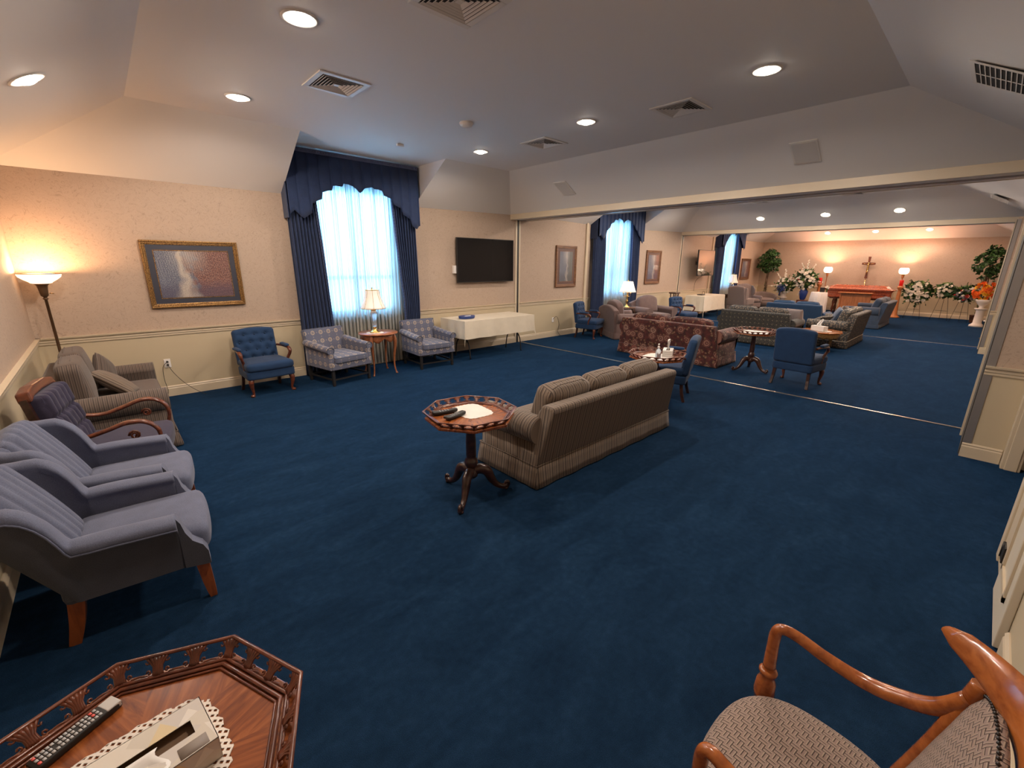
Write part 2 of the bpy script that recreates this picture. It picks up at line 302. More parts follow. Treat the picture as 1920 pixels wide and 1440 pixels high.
# ---------------------------------------------------------------- mesh kit
class MB:
    def __init__(s): s.v = []; s.f = []; s.mi = []; s.sm = []
    def face(s, idx, mi=0, sm=False): s.f.append(tuple(idx)); s.mi.append(mi); s.sm.append(sm)
    def merge(s, o, T=None, mi=None):
        b = len(s.v); s.v += [tuple(T @ Vector(p)) if T else p for p in o.v]
        for f, m, q in zip(o.f, o.mi, o.sm): s.face([i+b for i in f], m if mi is None else mi, q)
        return s
    def xf(s, T): s.v = [tuple(T @ Vector(p)) for p in s.v]; return s
    def box(s, x0, x1, y0, y1, z0, z1, mi=0):
        b = len(s.v); s.v += [(x, y, z) for z in (z0, z1) for y in (y0, y1) for x in (x0, x1)]
        for f in ((0, 2, 3, 1), (4, 5, 7, 6), (0, 1, 5, 4), (2, 6, 7, 3), (0, 4, 6, 2), (1, 3, 7, 5)): s.face([b+i for i in f], mi)
        return s
    def quad(s, pts, mi=0):
        b = len(s.v); s.v += [tuple(p) for p in pts]; s.face(range(b, b+len(pts)), mi); return s
    def rbox(s, c, h, r, n=8, disp=None, mi=0, T=None):
        """rounded box: centre c, half sizes h, corner radius r; disp(p, u) may move a point (u: unit position)"""
        r = min(r, *h)-1e-4; d = {}; b0 = len(s.v)
        ts = [-1+2*i/n for i in range(n+1)]
        ts = [(abs(t)**.75)*(1 if t >= 0 else -1) for t in ts]
        def vert(q):
            k = tuple(round(a, 5) for a in q)
            if k in d: return d[k]
            p = [q[i]*h[i] for i in range(3)]; inn = [max(-(h[i]-r), min(h[i]-r, p[i])) for i in range(3)]
            e = [p[i]-inn[i] for i in range(3)]; L = sqrt(sum(x*x for x in e))
            if L > 1e-9: p = [inn[i]+e[i]/L*r for i in range(3)]
            if disp: p = disp(p, q)
            P = Vector(p)+Vector(c)
            if T: P = T @ P
            s.v.append(tuple(P)); d[k] = len(s.v)-1; return d[k]
        for ax in range(3):
            a, b = (ax+1) % 3, (ax+2) % 3
            for sg in (-1, 1):
                for i in range(n):
                    for j in range(n):
                        q = []
                        for (p, t) in ((i, j), (i+1, j), (i+1, j+1), (i, j+1)):
                            w_ = [0, 0, 0]; w_[ax] = sg; w_[a] = ts[p]; w_[b] = ts[t]; q.append(vert(w_))
                        s.face(q if sg > 0 else q[::-1], mi, True)
        return s
    def lathe(s, prof, seg=24, c=(0, 0, 0), mi=0, cap=True, wob=None):
        b = len(s.v); n = len(prof)
        for (r, z) in prof:
            for k in range(seg):
                a = 2*pi*k/seg; rr = r*(wob(a, z) if wob else 1)
                s.v.append((c[0]+rr*cos(a), c[1]+rr*sin(a), c[2]+z))
        for i in range(n-1):
            for k in range(seg):
                k2 = (k+1) % seg; s.face((b+i*seg+k, b+i*seg+k2, b+(i+1)*seg+k2, b+(i+1)*seg+k), mi, True)
        if cap:
            if prof[0][0] > 1e-4: s.face([b+k for k in range(seg)][::-1], mi)
            if prof[-1][0] > 1e-4: s.face([b+(n-1)*seg+k for k in range(seg)], mi)
        return s
    def tube(s, pts, rad, seg=10, mi=0, smooth=True, res=1, flat=1.0, up=None, closed=False, sq=False):
        """sweep along pts; rad is a number or list; res>1 smooths by Catmull-Rom; flat scales the second axis"""
        P = [Vector(p) for p in pts]; R = list(rad) if isinstance(rad, (list, tuple)) else [rad]*len(P)
        if res > 1:
            Q = []; RR = []; n = len(P)
            for i in range(n-1 if not closed else n):
                g = lambda k: P[k % n] if closed else P[max(0, min(n-1, k))]
                gr = lambda k: R[k % n] if closed else R[max(0, min(n-1, k))]
                p0, p1, p2, p3 = g(i-1), g(i), g(i+1), g(i+2)
                for j in range(res):
                    t = j/res
                    Q.append(.5*((2*p1)+(-p0+p2)*t+(2*p0-5*p1+4*p2-p3)*t*t+(-p0+3*p1-3*p2+p3)*t**3)); RR.append(gr(i)*(1-t)+gr(i+1)*t)
            if not closed: Q.append(P[-1]); RR.append(R[-1])
            P, R = Q, RR
        n = len(P); b = len(s.v); u = Vector(up) if up else None; pu = None
        for i in range(n):
            if closed: t = P[(i+1) % n]-P[i-1]
            else: t = P[min(n-1, i+1)]-P[max(0, i-1)]
            t = t.normalized() if t.length > 1e-9 else Vector((0, 0, 1))
            ref = u if u else (pu if pu is not None else (Vector((0, 0, 1)) if abs(t.z) < .9 else Vector((1, 0, 0))))
            x = t.cross(ref); x = x.normalized() if x.length > 1e-6 else t.orthogonal().normalized()
            y = x.cross(t).normalized(); pu = y
            for k in range(seg):
                a = 2*pi*(k+.5)/seg; ca, sa = cos(a), sin(a)
                if sq: m = 1/max(abs(ca), abs(sa)); ca *= m; sa *= m
                s.v.append(tuple(P[i]+x*(R[i]*ca)+y*(R[i]*flat*sa)))
        for i in range(n if closed else n-1):
            for k in range(seg):
                k2 = (k+1) % seg; i2 = (i+1) % n
                s.face((b+i*seg+k, b+i*seg+k2, b+i2*seg+k2, b+i2*seg+k), mi, smooth and not sq)
        if not closed:
            s.face([b+k for k in range(seg)][::-1], mi); s.face([b+(n-1)*seg+k for k in range(seg)], mi)
        return s
    def prism(s, poly, a0, a1, axis='z', mi=0, sm=False):
        """extrude a 2-D polygon: axis z -> (x,y), y -> (x,z), x -> (y,z)"""
        b = len(s.v); n = len(poly)
        f = {'z': lambda p, a: (p[0], p[1], a), 'y': lambda p, a: (p[0], a, p[1]), 'x': lambda p, a: (a, p[0], p[1])}[axis]
        for a in (a0, a1): s.v += [f(p, a) for p in poly]
        s.face(range(b, b+n), mi); s.face([b+n+i for i in range(n)][::-1], mi)
        for i in range(n):
            j = (i+1) % n; s.face((b+i, b+n+i, b+n+j, b+j), mi, sm)
        return s
    def grid(s, fn, nu, nv, mi=0, sm=True, closeu=False):
        b = len(s.v); s.v += [tuple(fn(i/nu, j/nv)) for j in range(nv+1) for i in range(nu+1)]
        for j in range(nv):
            for i in range(nu):
                a = b+j*(nu+1)+i; s.face((a, a+1, a+nu+2, a+nu+1), mi, sm)
        return s
    def ball(s, c, r, seg=10, mi=0, sc=(1, 1, 1)):
        n = max(4, seg//2); prof = [(r*sin(pi*i/n), -r*cos(pi*i/n)) for i in range(n+1)]
        t = MB().lathe(prof, seg, cap=False); T = Matrix.Translation(c) @ Matrix.Diagonal((*sc, 1)); return s.merge(t, T, mi)
    def obj(s, name, mats, parent=None, bevel=0, solid=0, subsurf=0, loc=None, uvy=False):
        me = bpy.data.meshes.new(name); me.from_pydata(s.v, [], s.f)
        mats = mats if isinstance(mats, (list, tuple)) else [mats]
        for m in mats: me.materials.append(M[m])
        me.polygons.foreach_set('material_index', s.mi); me.polygons.foreach_set('use_smooth', s.sm)
        me.validate(); me.update()
        import bmesh
        bb = bmesh.new(); bb.from_mesh(me); bmesh.ops.recalc_face_normals(bb, faces=bb.faces); bb.to_mesh(me); bb.free()
        uvl = me.uv_layers.new(name='UVMap'); uvd = [0.0]*(2*len(me.loops)); V = me.vertices
        for p in me.polygons:
            nx, ny, nz = (abs(a) for a in p.normal)
            for li in p.loop_indices:
                co = V[me.loops[li].vertex_index].co
                if uvy: a, b = co.y, (co.x if nz > nx else co.z)
                elif nz >= nx and nz >= ny: a, b = co.x, co.y
                elif ny >= nx: a, b = co.x, co.z
                else: a, b = co.y, co.z
                uvd[2*li] = a; uvd[2*li+1] = b
        uvl.data.foreach_set('uv', uvd)
        o = bpy.data.objects.new(name, me); COL.objects.link(o)
        if parent is not None: o.parent = parent
        if loc: o.location = loc
        if bevel:
            q = o.modifiers.new('bevel', 'BEVEL'); q.width = bevel; q.segments = 2; q.limit_method = 'ANGLE'
        if solid:
            q = o.modifiers.new('solid', 'SOLIDIFY'); q.thickness = solid
        if subsurf:
            q = o.modifiers.new('sub', 'SUBSURF'); q.levels = subsurf; q.render_levels = subsurf
        return o
def BOX(*a): return MB().box(*a)
def thing(name, label, cat, loc=(0, 0, 0), rz=0, group=None):
    o = bpy.data.objects.new(name, None); COL.objects.link(o); o.location = loc; o.rotation_euler = (0, 0, radians(rz))
    o.empty_display_size = .1; o['label'] = label; o['category'] = cat
    if group: o['group'] = group
    return o
def tag(o, label, cat, group=None):
    o['label'] = label; o['category'] = cat
    if group: o['group'] = group
    return o
def struct(o): o['kind'] = 'structure'; return o
KIDS = {}
def dup(root, label, loc, rz=None, group=None):
    r = root.copy(); COL.objects.link(r); r.location = loc
    if rz is not None: r.rotation_euler = (0, 0, radians(rz))
    r['label'] = label
    if group: r['group'] = group
    for ch in [c for c in bpy.data.objects if c.parent == root]:
        c = ch.copy(); COL.objects.link(c); c.parent = r
        for g in [q for q in bpy.data.objects if q.parent == ch]:
            d = g.copy(); COL.objects.link(d); d.parent = c
    return r
def TR(x=0, y=0, z=0, rx=0, ry=0, rz=0):
    return Matrix.Translation((x, y, z)) @ Matrix.Rotation(radians(rz), 4, 'Z') @ Matrix.Rotation(radians(ry), 4, 'Y') @ Matrix.Rotation(radians(rx), 4, 'X')
def puff(ax, amt, pinch=0.0):
    a, b = [i for i in range(3) if i != ax]
    def f(p, q):
        k = (1-q[a]**2)*(1-q[b]**2); p[ax] += (1 if q[ax] > 0 else -1)*amt*k*min(1, abs(q[ax])*1.2)
        return p
    return f
# ---------------------------------------------------------------- building shell
XW, XE, YN, YS, ZW, ZC, RAIL = -0.68, 22.0, 7.33, -0.385, 2.74, 3.37, 0.91
struct(BOX(XW-.2, XE+.2, -1.9, YN+.2, -.1, 0).obj('floor', 'carpet'))
def wall_panel(mb, x0, x1, y0, y1, z0, z1):
    """a wall piece: wallpaper above the chair rail, painted panelling below"""
    if z0 < RAIL < z1: mb.box(x0, x1, y0, y1, z0, RAIL-.04, 1); mb.box(x0, x1, y0, y1, RAIL-.04, z1, 0)
    else: mb.box(x0, x1, y0, y1, z0, z1, 0 if z0 >= RAIL-.1 else 1)
WP = ['wallpaper', 'wainscot']
OH, OZ0, OZ1 = .72, .90, 2.95           # window opening half width, sill, head
mb = MB(); xs = XW
for wx in WINDOWS:
    wall_panel(mb, xs, wx-OH, YN, YN+.2, 0, 3.5); mb.box(wx-OH, wx+OH, YN, YN+.2, 0, OZ0, 1); mb.box(wx-OH, wx+OH, YN, YN+.2, OZ1, 3.5, 0); xs = wx+OH
wall_panel(mb, xs, XE+.2, YN, YN+.2, 0, 3.5)
struct(mb.obj('wall_north', WP))
mb = MB(); wall_panel(mb, XW-.2, XW, -1.9, YN+.2, 0, 3.5); struct(mb.obj('wall_west', WP))
mb = MB(); wall_panel(mb, XE, XE+.2, -1.9, YN+.2, 0, 3.5); struct(mb.obj('wall_east', WP))
mb = MB()
wall_panel(mb, XW-.2, 3.93, YS-.15, YS, 0, ZW); wall_panel(mb, 3.80, 3.95, -1.9, YS-.15, 0, ZW)
wall_panel(mb, 3.8, 6.9, -1.9, -1.75, 0, ZW); wall_panel(mb, 5.93, 6.80, -1.75, -.104, 0, ZW); wall_panel(mb, 6.95, 13.51, -1.9, YS, 0, 2.9)
wall_panel(mb, 13.51, 14.36, -1.75, -.054, 0, ZW); wall_panel(mb, 14.55, XE+.2, -1.9, YS, 0, 2.9); mb.box(6.80, 6.95, -1.9, -.6, 0, 2.74, 1)
struct(mb.obj('wall_south', WP))
# tray ceilings: flat middle, sloped sides, a dormer at each window
def tray(x0, x1, fx0, fx1, wx, zw_e, zw_w):
    mb = MB(); fy1, fy0, ys = 6.28, .885, -.3; a, b = wx-1.06, wx+1.12
    q = mb.quad
    q([(fx0, fy0, ZC), (fx0, fy1, ZC), (fx1, fy1, ZC), (fx1, fy0, ZC)])
    q([(a, fy1, ZC), (a, YN+.02, ZC), (b, YN+.02, ZC), (b, fy1, ZC)])
    # north slope each side of the dormer; a bent edge joins the side slopes
    q([(x0, YN, zw_w), (fx0, fy1, ZC), (a, fy1, ZC), (a, YN, ZW)]); q([(b, YN, ZW), (b, fy1, ZC), (fx1, fy1, ZC), (x1, YN, zw_e)])
    for c in (a, b): q([(c, fy1, ZC), (c, YN, ZC), (c, YN, ZW)])
    q([(x0, YN, zw_w), (x0, ys, zw_w), (fx0, fy0, ZC), (fx0, fy1, ZC)]); q([(x1, YN, zw_e), (fx1, fy1, ZC), (fx1, fy0, ZC), (x1, ys, zw_e)])
    q([(x0, ys, zw_w), (x1, ys, zw_e), (fx1, fy0, ZC), (fx0, fy0, ZC)])
    mb.box(x0-.1, x1+.1, -1.9, ys, ZW, ZW+.06); mb.box(x0-.4, x1+.4, -1.9, YN+.2, 3.6, 3.65)
    struct(mb.obj('ceiling', 'ceiling_paint'))
tray(XW, 6.70, .49, 5.70, WINDOWS[0], 2.78, ZW)
tray(7.23, 14.35, 8.40, 13.20, WINDOWS[1], 2.80, 2.80)
tray(14.73, XE, 15.9, 20.80, WINDOWS[2], ZW, 2.80)
# beams that carry the folding partitions
for x0, x1, zb in ((6.70, 7.23, 2.68), (14.35, 14.73, 2.70)):
    mb = BOX(x0+.01, x1-.01, -1.8, YN, zb+.005, 3.3, 1); mb.box(x0-.012, x0+.01, -1.8, YN, zb, zb+.105, 0); mb.box(x1-.01, x1+.012, -1.8, YN, zb, 2.80, 0)
    struct(mb.obj('trim_16', ['trim_paint', 'ceiling_paint']))
    struct(BOX(x1-.28, x1-.20, -.1, YN, zb-.006, zb+.006).obj('trim_3', 'grey_metal'))
struct(BOX(6.955, 6.985, -.09, YN-.01, 0, .008).obj('trim_4', 'steel_track')); struct(BOX(14.585, 14.61, -.05, YN-.01, 0, .008).obj('trim_5', 'steel_track'))
# partition jambs on the window wall
for x in (6.84, 14.36):
    mb = BOX(x, x+.05, YN-.012, YN, 0, 2.69, 0); mb.box(x+.05, x+.10, YN-.014, YN, 0, 2.69, 1); mb.box(x+.10, x+.14, YN-.018, YN, 0, 2.69, 0)
    struct(mb.obj('trim_6', ['trim_paint', 'black']))
# pocket edges of the partitions on the south side
for x, y in ((5.93, -.104), (13.51, -.054)):
    mb = BOX(x-.006, x+.03, y-.055, y+.004, 0, 2.70, 0); mb.box(x+.05, x+.75, y, y+.012, 0, 2.70, 1); mb.box(x+.75, x+.84, y-.02, y+.03, 0, 2.70, 2)
    struct(mb.obj('trim_7', ['grey_metal', 'wall_dark', 'trim_paint']))
for wx in WINDOWS[1:]: struct(BOX(wx-1.26, wx-1.17, YN-.045, YN, 0, 2.78).obj('trim_8', 'trim_paint', bevel=.006))
# chair rail and baseboard
RP = [(0, -.085), (.012, -.083), (.014, -.060), (.022, -.052), (.020, -.034), (.040, -.016), (.044, 0), (0, 0)]
BP = [(0, 0), (.018, 0), (.018, .105), (.012, .118), (.016, .128), (.006, .142), (0, .142)]
def run(mb, prof, x0, y0, x1, y1, z):
    """profile (depth, height) swept along a wall; the depth goes to the left of the direction of travel"""
    d = Vector((x1-x0, y1-y0, 0)).normalized(); nrm = Vector((-d.y, d.x, 0)); b = len(mb.v); k = len(prof)
    for (x, y) in ((x0, y0), (x1, y1)): mb.v += [(x+nrm.x*p[0], y+nrm.y*p[0], z+p[1]) for p in prof]
    for i in range(k): j = (i+1) % k; mb.face((b+i, b+j, b+k+j, b+k+i))
    mb.face(range(b, b+k)); mb.face([b+k+i for i in range(k)][::-1])
def rail_and_base(side, segs, n):
    a, b = MB(), MB()
    for s in segs: run(a, RP, *s, RAIL); run(b, BP, *s, 0)
    struct(a.obj('trim_%d' % n, 'trim_paint')); struct(b.obj('baseboard_'+side, 'trim_paint'))
ns = []; xs = [XW]
for wx in WINDOWS: xs += [wx-1.0, wx+1.0]
xs += [XE]
cuts = []
for a, b in zip(xs[::2], xs[1::2]): cuts.append((a, b))
for a, b in cuts:
    for j in (6.84, 14.36):
        if a < j < b: ns += [(j, YN, a, YN)]; a = j+.14
    ns += [(b, YN, a, YN)]
rail_and_base('north', ns, 9); rail_and_base('west', [(XW, YN, XW, YS)], 10); rail_and_base('east', [(XE, YS, XE, YN)], 11)
rail_and_base('south', [(XW, YS, 2.88, YS), (5.93, -.104, 5.93, -.37)[0:2]+(5.93, -.375)] if False else [(XW, YS, 2.85, YS), (6.95, YS, 13.51, YS), (14.55, YS, XE, YS)], 12)
a, b = MB(), MB()
for x, y in ((5.93, -.11), (13.51, -.06)):
    run(a, RP, x, y, x, y-.27, RAIL) if False else run(a, [(-p[0], p[1]) for p in RP], x, y-.27, x, y, RAIL) if False else None
for x, y in ((5.93, -.10), (13.51, -.05)):
    run(a, RP, x, y, x, y-.27, RAIL); run(b, BP, x, y, x, y-.27, 0)
for q in (a, b):     # these two face west: mirror the depth
    q.v = [(2*(5.93 if p[0] < 10 else 13.51)-p[0], p[1], p[2]) if (p[0] > (5.93 if p[0] < 10 else 13.51)) else p for p in q.v]
struct(a.obj('trim_13', 'trim_paint')); struct(b.obj('baseboard_alcove', 'trim_paint'))
# doors on the south side
mb = BOX(5.80, 5.93, -.50, -.375, 0, 2.12); mb.box(5.79, 5.80, -.48, -.40, 0, 2.10); mb.box(5.83, 5.93, -1.6, -.375, 2.06, 2.20); struct(mb.obj('trim_14', 'trim_paint', bevel=.006))
mb = BOX(5.88, 5.92, -1.45, -.505, .01, 2.05); struct(mb.obj('door_1', 'door_paint'))
mb = MB(); mb.box(3.49, 3.60, YS, YS+.02, 0, 2.1); mb.box(3.60, 3.86, YS, YS+.012, 0, 2.1); mb.box(3.86, 3.965, YS-.4, YS+.022, 0, 2.1); mb.box(2.86, 3.965, YS, YS+.022, 2.1, 2.22)
struct(mb.obj('trim_15', 'trim_paint', bevel=.005))
d = struct(BOX(2.89, 3.47, YS+.001, YS+.034, .008, 2.04).obj('door_2', 'door_paint', bevel=.004))
mb = MB()
for z0, z1 in ((.2, .85), (1.0, 1.9)):
    for (a0, a1, b0, b1) in ((2.99, 3.37, z0, z0+.03), (2.99, 3.37, z1-.03, z1), (2.99, 3.02, z0, z1), (3.34, 3.37, z0, z1)): mb.box(a0, a1, YS+.034, YS+.044, b0, b1)
mb.obj('door_moulding', 'trim_paint', d)
mb = MB()
for z in (.12, 1.0, 1.85): mb.box(3.70, 3.80, YS+.012, YS+.020, z-.05, z+.05); mb.lathe([(.008, -.05), (.008, .05)], 8, (3.80, YS+.018, z))
mb.obj('hinge', 'black', d)

# windows behind the sheers
for k, wx in enumerate(WINDOWS):
    mb = MB(); y0, y1 = YN+.06, YN+.11
    mb.box(wx-OH, wx-OH+.07, y0, y1, OZ0, OZ1); mb.box(wx+OH-.07, wx+OH, y0, y1, OZ0, OZ1); mb.box(wx-OH, wx+OH, y0, y1, OZ0, OZ0+.08); mb.box(wx-OH, wx+OH, y0, y1, OZ1-.07, OZ1)
    mb.box(wx-OH, wx+OH, y0, y1, 1.50, 1.56); mb.box(wx-.025, wx+.025, y0, y1, OZ0, OZ1)
    mb.box(wx-OH-.03, wx+OH+.03, YN-.02, YN+.06, OZ0-.03, OZ0)
    o = struct(mb.obj('window_%d' % (k+1), 'trim_paint')); BOX(wx-OH+.05, wx+OH-.05, YN+.08, YN+.085, OZ0+.05, OZ1-.05).obj('pane', 'pane_glass', o)

# ---------------------------------------------------------------- curtains
def pleat(x, n, amp, ph=0): return amp*(abs(sin(x*n*pi+ph))**.7)
HEM = [(-1.06, 2.40), (-.99, 2.52), (-.88, 2.36), (-.83, 2.42), (-.78, 2.50), (-.65, 2.67), (-.49, 2.82), (-.36, 2.895), (-.16, 2.945), (-.06, 2.93), (.02, 2.83), (.10, 2.92), (.22, 2.945), (.34, 2.925), (.57, 2.775), (.75, 2.62), (.90, 2.47), (1.01, 2.34), (1.07, 2.44)]
def hem(x):
    for (a, za), (b, zb) in zip(HEM, HEM[1:]):
        if a <= x <= b: return za+(zb-za)*(x-a)/(b-a)
    return HEM[0][1] if x < 0 else HEM[-1][1]
def make_curtain():
    t = thing('window_curtain', 'navy scalloped valance over floor-length navy drapes and white sheers, behind crystal lamp', 'curtain', (WINDOWS[0], 7.1, 0))
    n = 13
    def val(u, v):
        x = -1.06+2.13*u; k = u*n; fr = k-math.floor(k)
        y = -.034*(1-fr)+.02*(1 if fr > .93 else 0); zt = 3.335; xc = -1.06+2.13*(math.floor(k)+.5)/n; zb = (hem(x)*.55+hem(max(-1.05, min(1.05, xc)))*.45)-.022*(fr if x < 0 else 1-fr)
        return (x, y-.02*v, zt+(zb-zt)*v)
    mb = MB().grid(val, 13*14, 10); vo = mb.obj('valance', 'drape', t, solid=.006)
    BOX(-1.07, -1.06, 0, .22, 2.4, 3.33).obj('valance_return', 'drape', vo); BOX(1.07, 1.08, 0, .22, 2.42, 3.33).obj('valance_return', 'drape', vo)
    mb = MB().box(-1.065, 1.075, -.045, -.036, 3.29, 3.345)
    for k in range(54): mb.ball((-1.05+k*.0397, -.048, 3.317), .014, 6)
    mb.obj('braid', 'navy_trim', vo)
    for sd in (-1, 1):
        def dr(u, v, sd=sd):
            top_in, mid_in, bot_in = (.66, .58, .52) if sd < 0 else (.60, .64, .72)
            vv = v; w_in = top_in*(1-vv)+bot_in*vv if sd < 0 else top_in+(.14*min(1, vv*1.6)**1.5)
            out = 1.06; x = sd*(out+(w_in-out)*u)
            y = .085+.045*sin(u*9*2*pi)+.01*sin(v*7+u*9)
            return (x, y, 3.0-2.985*v)
        d = MB().grid(dr, 110, 24).obj('drape', 'drape', t, solid=.005)
        mb = MB(); pts = []
        for j in range(25): p = dr(1, j/24); pts.append((p[0]+sd*.012, p[1]-.03, p[2]))
        for j in range(60):
            k = j/60*24; a = int(k); f = k-a; P = Vector(pts[a])*(1-f)+Vector(pts[a+1])*f; mb.box(P.x-.016, P.x+.016, P.y-.006, P.y+.006, P.z-.03, P.z+.012)
        mb.obj('fringe', 'navy_trim', d)
    def sh(u, v):
        x = -.82+1.64*u; fl = .012+.022*v
        y = .175+fl*sin(u*25*2*pi+.6*sin(v*3+u*11))+.008*sin(u*61*2*pi)
        ph = u*25*2*pi+.6*sin(v*3+u*11); return (x+.006*sin(v*4+u*30)-.013*sin(2*ph)*(.6+.4*sin(u*47)), y, 3.1-3.07*v)
    MB().grid(sh, 600, 12).obj('sheer', 'sheer', t)
    return t
c0 = make_curtain()
dup(c0, 'navy valance and drapes with sheers behind mauve armchairs in the second room', (WINDOWS[1], 7.1, 0))
dup(c0, 'narrow-looking navy drapes and sheers beside cloth-covered table in the farthest room', (WINDOWS[2]+.05, 7.1, 0))

# ---------------------------------------------------------------- ceiling fittings
def aim(o, tilt):
    if tilt: o.rotation_euler = tilt
def make_can(name_label, loc, tilt=None):
    t = thing('recessed_light', name_label, 'ceiling light', loc, 0, 'recessed ceiling lights'); aim(t, tilt)
    MB().lathe([(.118, 0), (.118, -.005), (.108, -.009), (.100, -.008), (.094, -.002), (.078, -.0015)], 32, cap=False).obj('trim_ring', 'white_metal', t)
    MB().lathe([(.066, -.001), (.063, -.012), (.048, -.024), (.026, -.031), (0, -.033)], 28, cap=False).obj('lens', 'can_glow', t)
    return t
R1 = [(1.293, 3.532, 'largest glowing recessed light, between two square vents of the near ceiling'), (1.328, 5.512, 'small recessed light above painting, left of the lit square vent'), (4.447, 5.535, 'recessed light on flat ceiling nearest the television wall'),
      (4.437, 3.576, 'recessed light between smoke detector and right ceiling vent'), (4.414, 1.66, 'recessed light on near flat ceiling, farthest right before the slope')]
c0 = None
def can(x, y, z, label, tilt=None, n=(0, 0, -1), power=1.0, spot=None):
    global c0
    if c0 is None: c0 = make_can(label, (x, y, z), tilt); t = c0
    else:
        t = dup(c0, label, (x, y, z)); t.rotation_euler = tilt or (0, 0, 0)
    l = light('can_lamp', 'SPOT', (x+n[0]*.06, y+n[1]*.06, z+n[2]*.06), CAN_W*power, CAN_COL, .06, tilt or (0, 0, 0), radians(spot or 176), .35)
    return t
for x, y, lb in R1: can(x, y, ZC, lb)
for x, y, lb in ((12.428, 5.559, 'tiny recessed light at left just under the first beam'), (12.325, 3.597, 'recessed light glowing just under the middle of first beam'), (12.415, 1.709, 'recessed light under first beam beside long ceiling register')): can(x, y, ZC, lb)
sl = atan2(ZC-2.8, 1.15); sl1 = atan2(ZC-2.78, 1.0)
for y, lb in ((4.817, 'leftmost of three lights on slope above second beam'), (3.285, 'middle of three lights on slope above second beam'), (1.84, 'rightmost of three lights on slope above second beam')):
    can(13.88, y, 3.035, lb, (0, -(-sl), 0), (-sin(sl), 0, -cos(sl)), .7)
sl3 = atan2(ZC-ZW, 1.2)
for y, lb in ((4.89, 'leftmost of three lights on peach slope above the casket'), (3.396, 'middle of three lights on peach slope above the casket'), (1.92, 'rightmost of three lights on peach slope above the casket')):
    can(21.475, y, 3.018, lb, (0, sl3, 0), (-sin(sl3), 0, -cos(sl3)), .35)
slw = atan2(ZC-ZW, 1.17)
can(-.139, 4.976, 3.031, 'tilted eyeball light on sloped ceiling above the floor lamp corner', (0, -slw, 0), (sin(slw), 0, -cos(slw)), .6)
# the rest of the grid, hidden from this view by slopes and beams, still lights the rooms
for x, y in ((1.3, 1.66), (9.2, 5.55), (9.2, 3.6), (9.2, 1.7)):
    light('can_lamp', 'SPOT', (x, y, ZC-.06), CAN_W, CAN_COL, .06, (0, 0, 0), radians(176), .35)
for x, y in ((16.6, 5.5), (16.6, 3.6), (16.6, 1.7), (19.8, 5.5), (19.8, 3.6), (19.8, 1.7)):
    light('can_lamp', 'SPOT', (x, y, ZC-.06), CAN_W*.95, (1.0, .64, .45), .06, (0, 0, 0), radians(176), .35)

def make_vent(label, loc):
    t = thing('ceiling_vent', label, 'vent', loc, 0, 'square ceiling vents')
    mb = MB(); a, b = .232, .185
    for (x0, x1, y0, y1) in ((-a, a, -a, -b), (-a, a, b, a), (-a, -b, -b, b), (b, a, -b, b)): mb.box(x0, x1, y0, y1, -.012, -.001)
    mb.obj('frame', 'white_metal', t, bevel=.003)
    BOX(-b, b, -b, b, -.003, -.001).obj('throat', 'dark_slot', t)
    mb = MB()
    for r in (.176, .148, .120, .092, .064, .040):
        i = r-.013
        o = [(-r, -r), (r, -r), (r, r), (-r, r)]; q = [(-i, -i), (i, -i), (i, i), (-i, i)]
        for k in range(4):
            j = (k+1) % 4
            mb.quad([(*o[k], -.013), (*o[j], -.013), (*q[j], -.005), (*q[k], -.005)])
    mb.box(-.022, .022, -.022, .022, -.010, -.004)
    mb.obj('louvres', 'white_metal', t, solid=.002)
    return t
v0 = make_vent('pale diffuser vent cropped by the top edge of the photo', (1.95, 2.62, ZC))
for x, y, lb in ((1.915, 4.495, 'square vent with bright concentric louvres, above the painting side'), (4.787, 2.609, 'square vent beside rightmost near recessed light'), (4.767, 4.553, 'square vent nearest the sloped beam, above the television'),
                 (13.045, 4.602, 'small square vent seen left under first beam'), (12.929, 2.62, 'square vent seen right under first beam')): dup(v0, lb, (x, y, ZC))
def register(label, x, y, z, tilt, L, W_, turned):
    t = thing('wall_register', label, 'vent', (x, y, z)); t.rotation_euler = (tilt, 0, 0)
    T = Matrix.Rotation(radians(90), 4, 'Z') if turned else Matrix.Identity(4)
    mb = MB()
    for a in ((-L-.03, L+.03, -W_-.03, -W_), (-L-.03, L+.03, W_, W_+.03), (-L-.03, -L, -W_, W_), (L, L+.03, -W_, W_), (-L, L, -.008, .008)): mb.box(*a, -.006, -.001)
    mb.xf(T).obj('frame', 'white_metal', t, bevel=.0015); BOX(-L, L, -W_, W_, -.004, -.001).xf(T).obj('backing', 'dark_slot', t)
    mb = MB(); k = int(2*L/.030)
    for i in range(1, k): mb.box(-L+i*2*L/k-.003, -L+i*2*L/k+.003, -W_, W_, -.0065, -.0035)
    mb.xf(T).obj('fins', 'white_metal', t)
sls = atan2(ZC-ZW, 1.185)
register('long dark-slotted register on the near sloped ceiling at top right', 4.76, .16, 2.983, sls, .26, .235, True)
register('long thin register on second room slope near the right pillar', 12.88, .27, 3.04, sls, .32, .118, False)
def speaker(label, y):
    t = thing('ceiling_speaker', label, 'speaker', (6.235, y, 3.054), 0, 'flush speakers on the beam slope'); t.rotation_euler = (0, sl1, 0)
    BOX(-.175, .175, -.14, .14, -.012, -.001).obj('frame', 'white_metal', t, bevel=.004); BOX(-.155, .155, -.12, .12, -.015, -.011).obj('grille', 'speaker_mesh', t)
speaker('square flush speaker on beam slope near the rightmost ceiling light', 1.79); speaker('slanted flush speaker on beam slope near the television', 5.43)
t = thing('smoke_detector', 'white round smoke detector on the middle of near ceiling', 'smoke detector', (3.467, 4.578, ZC))
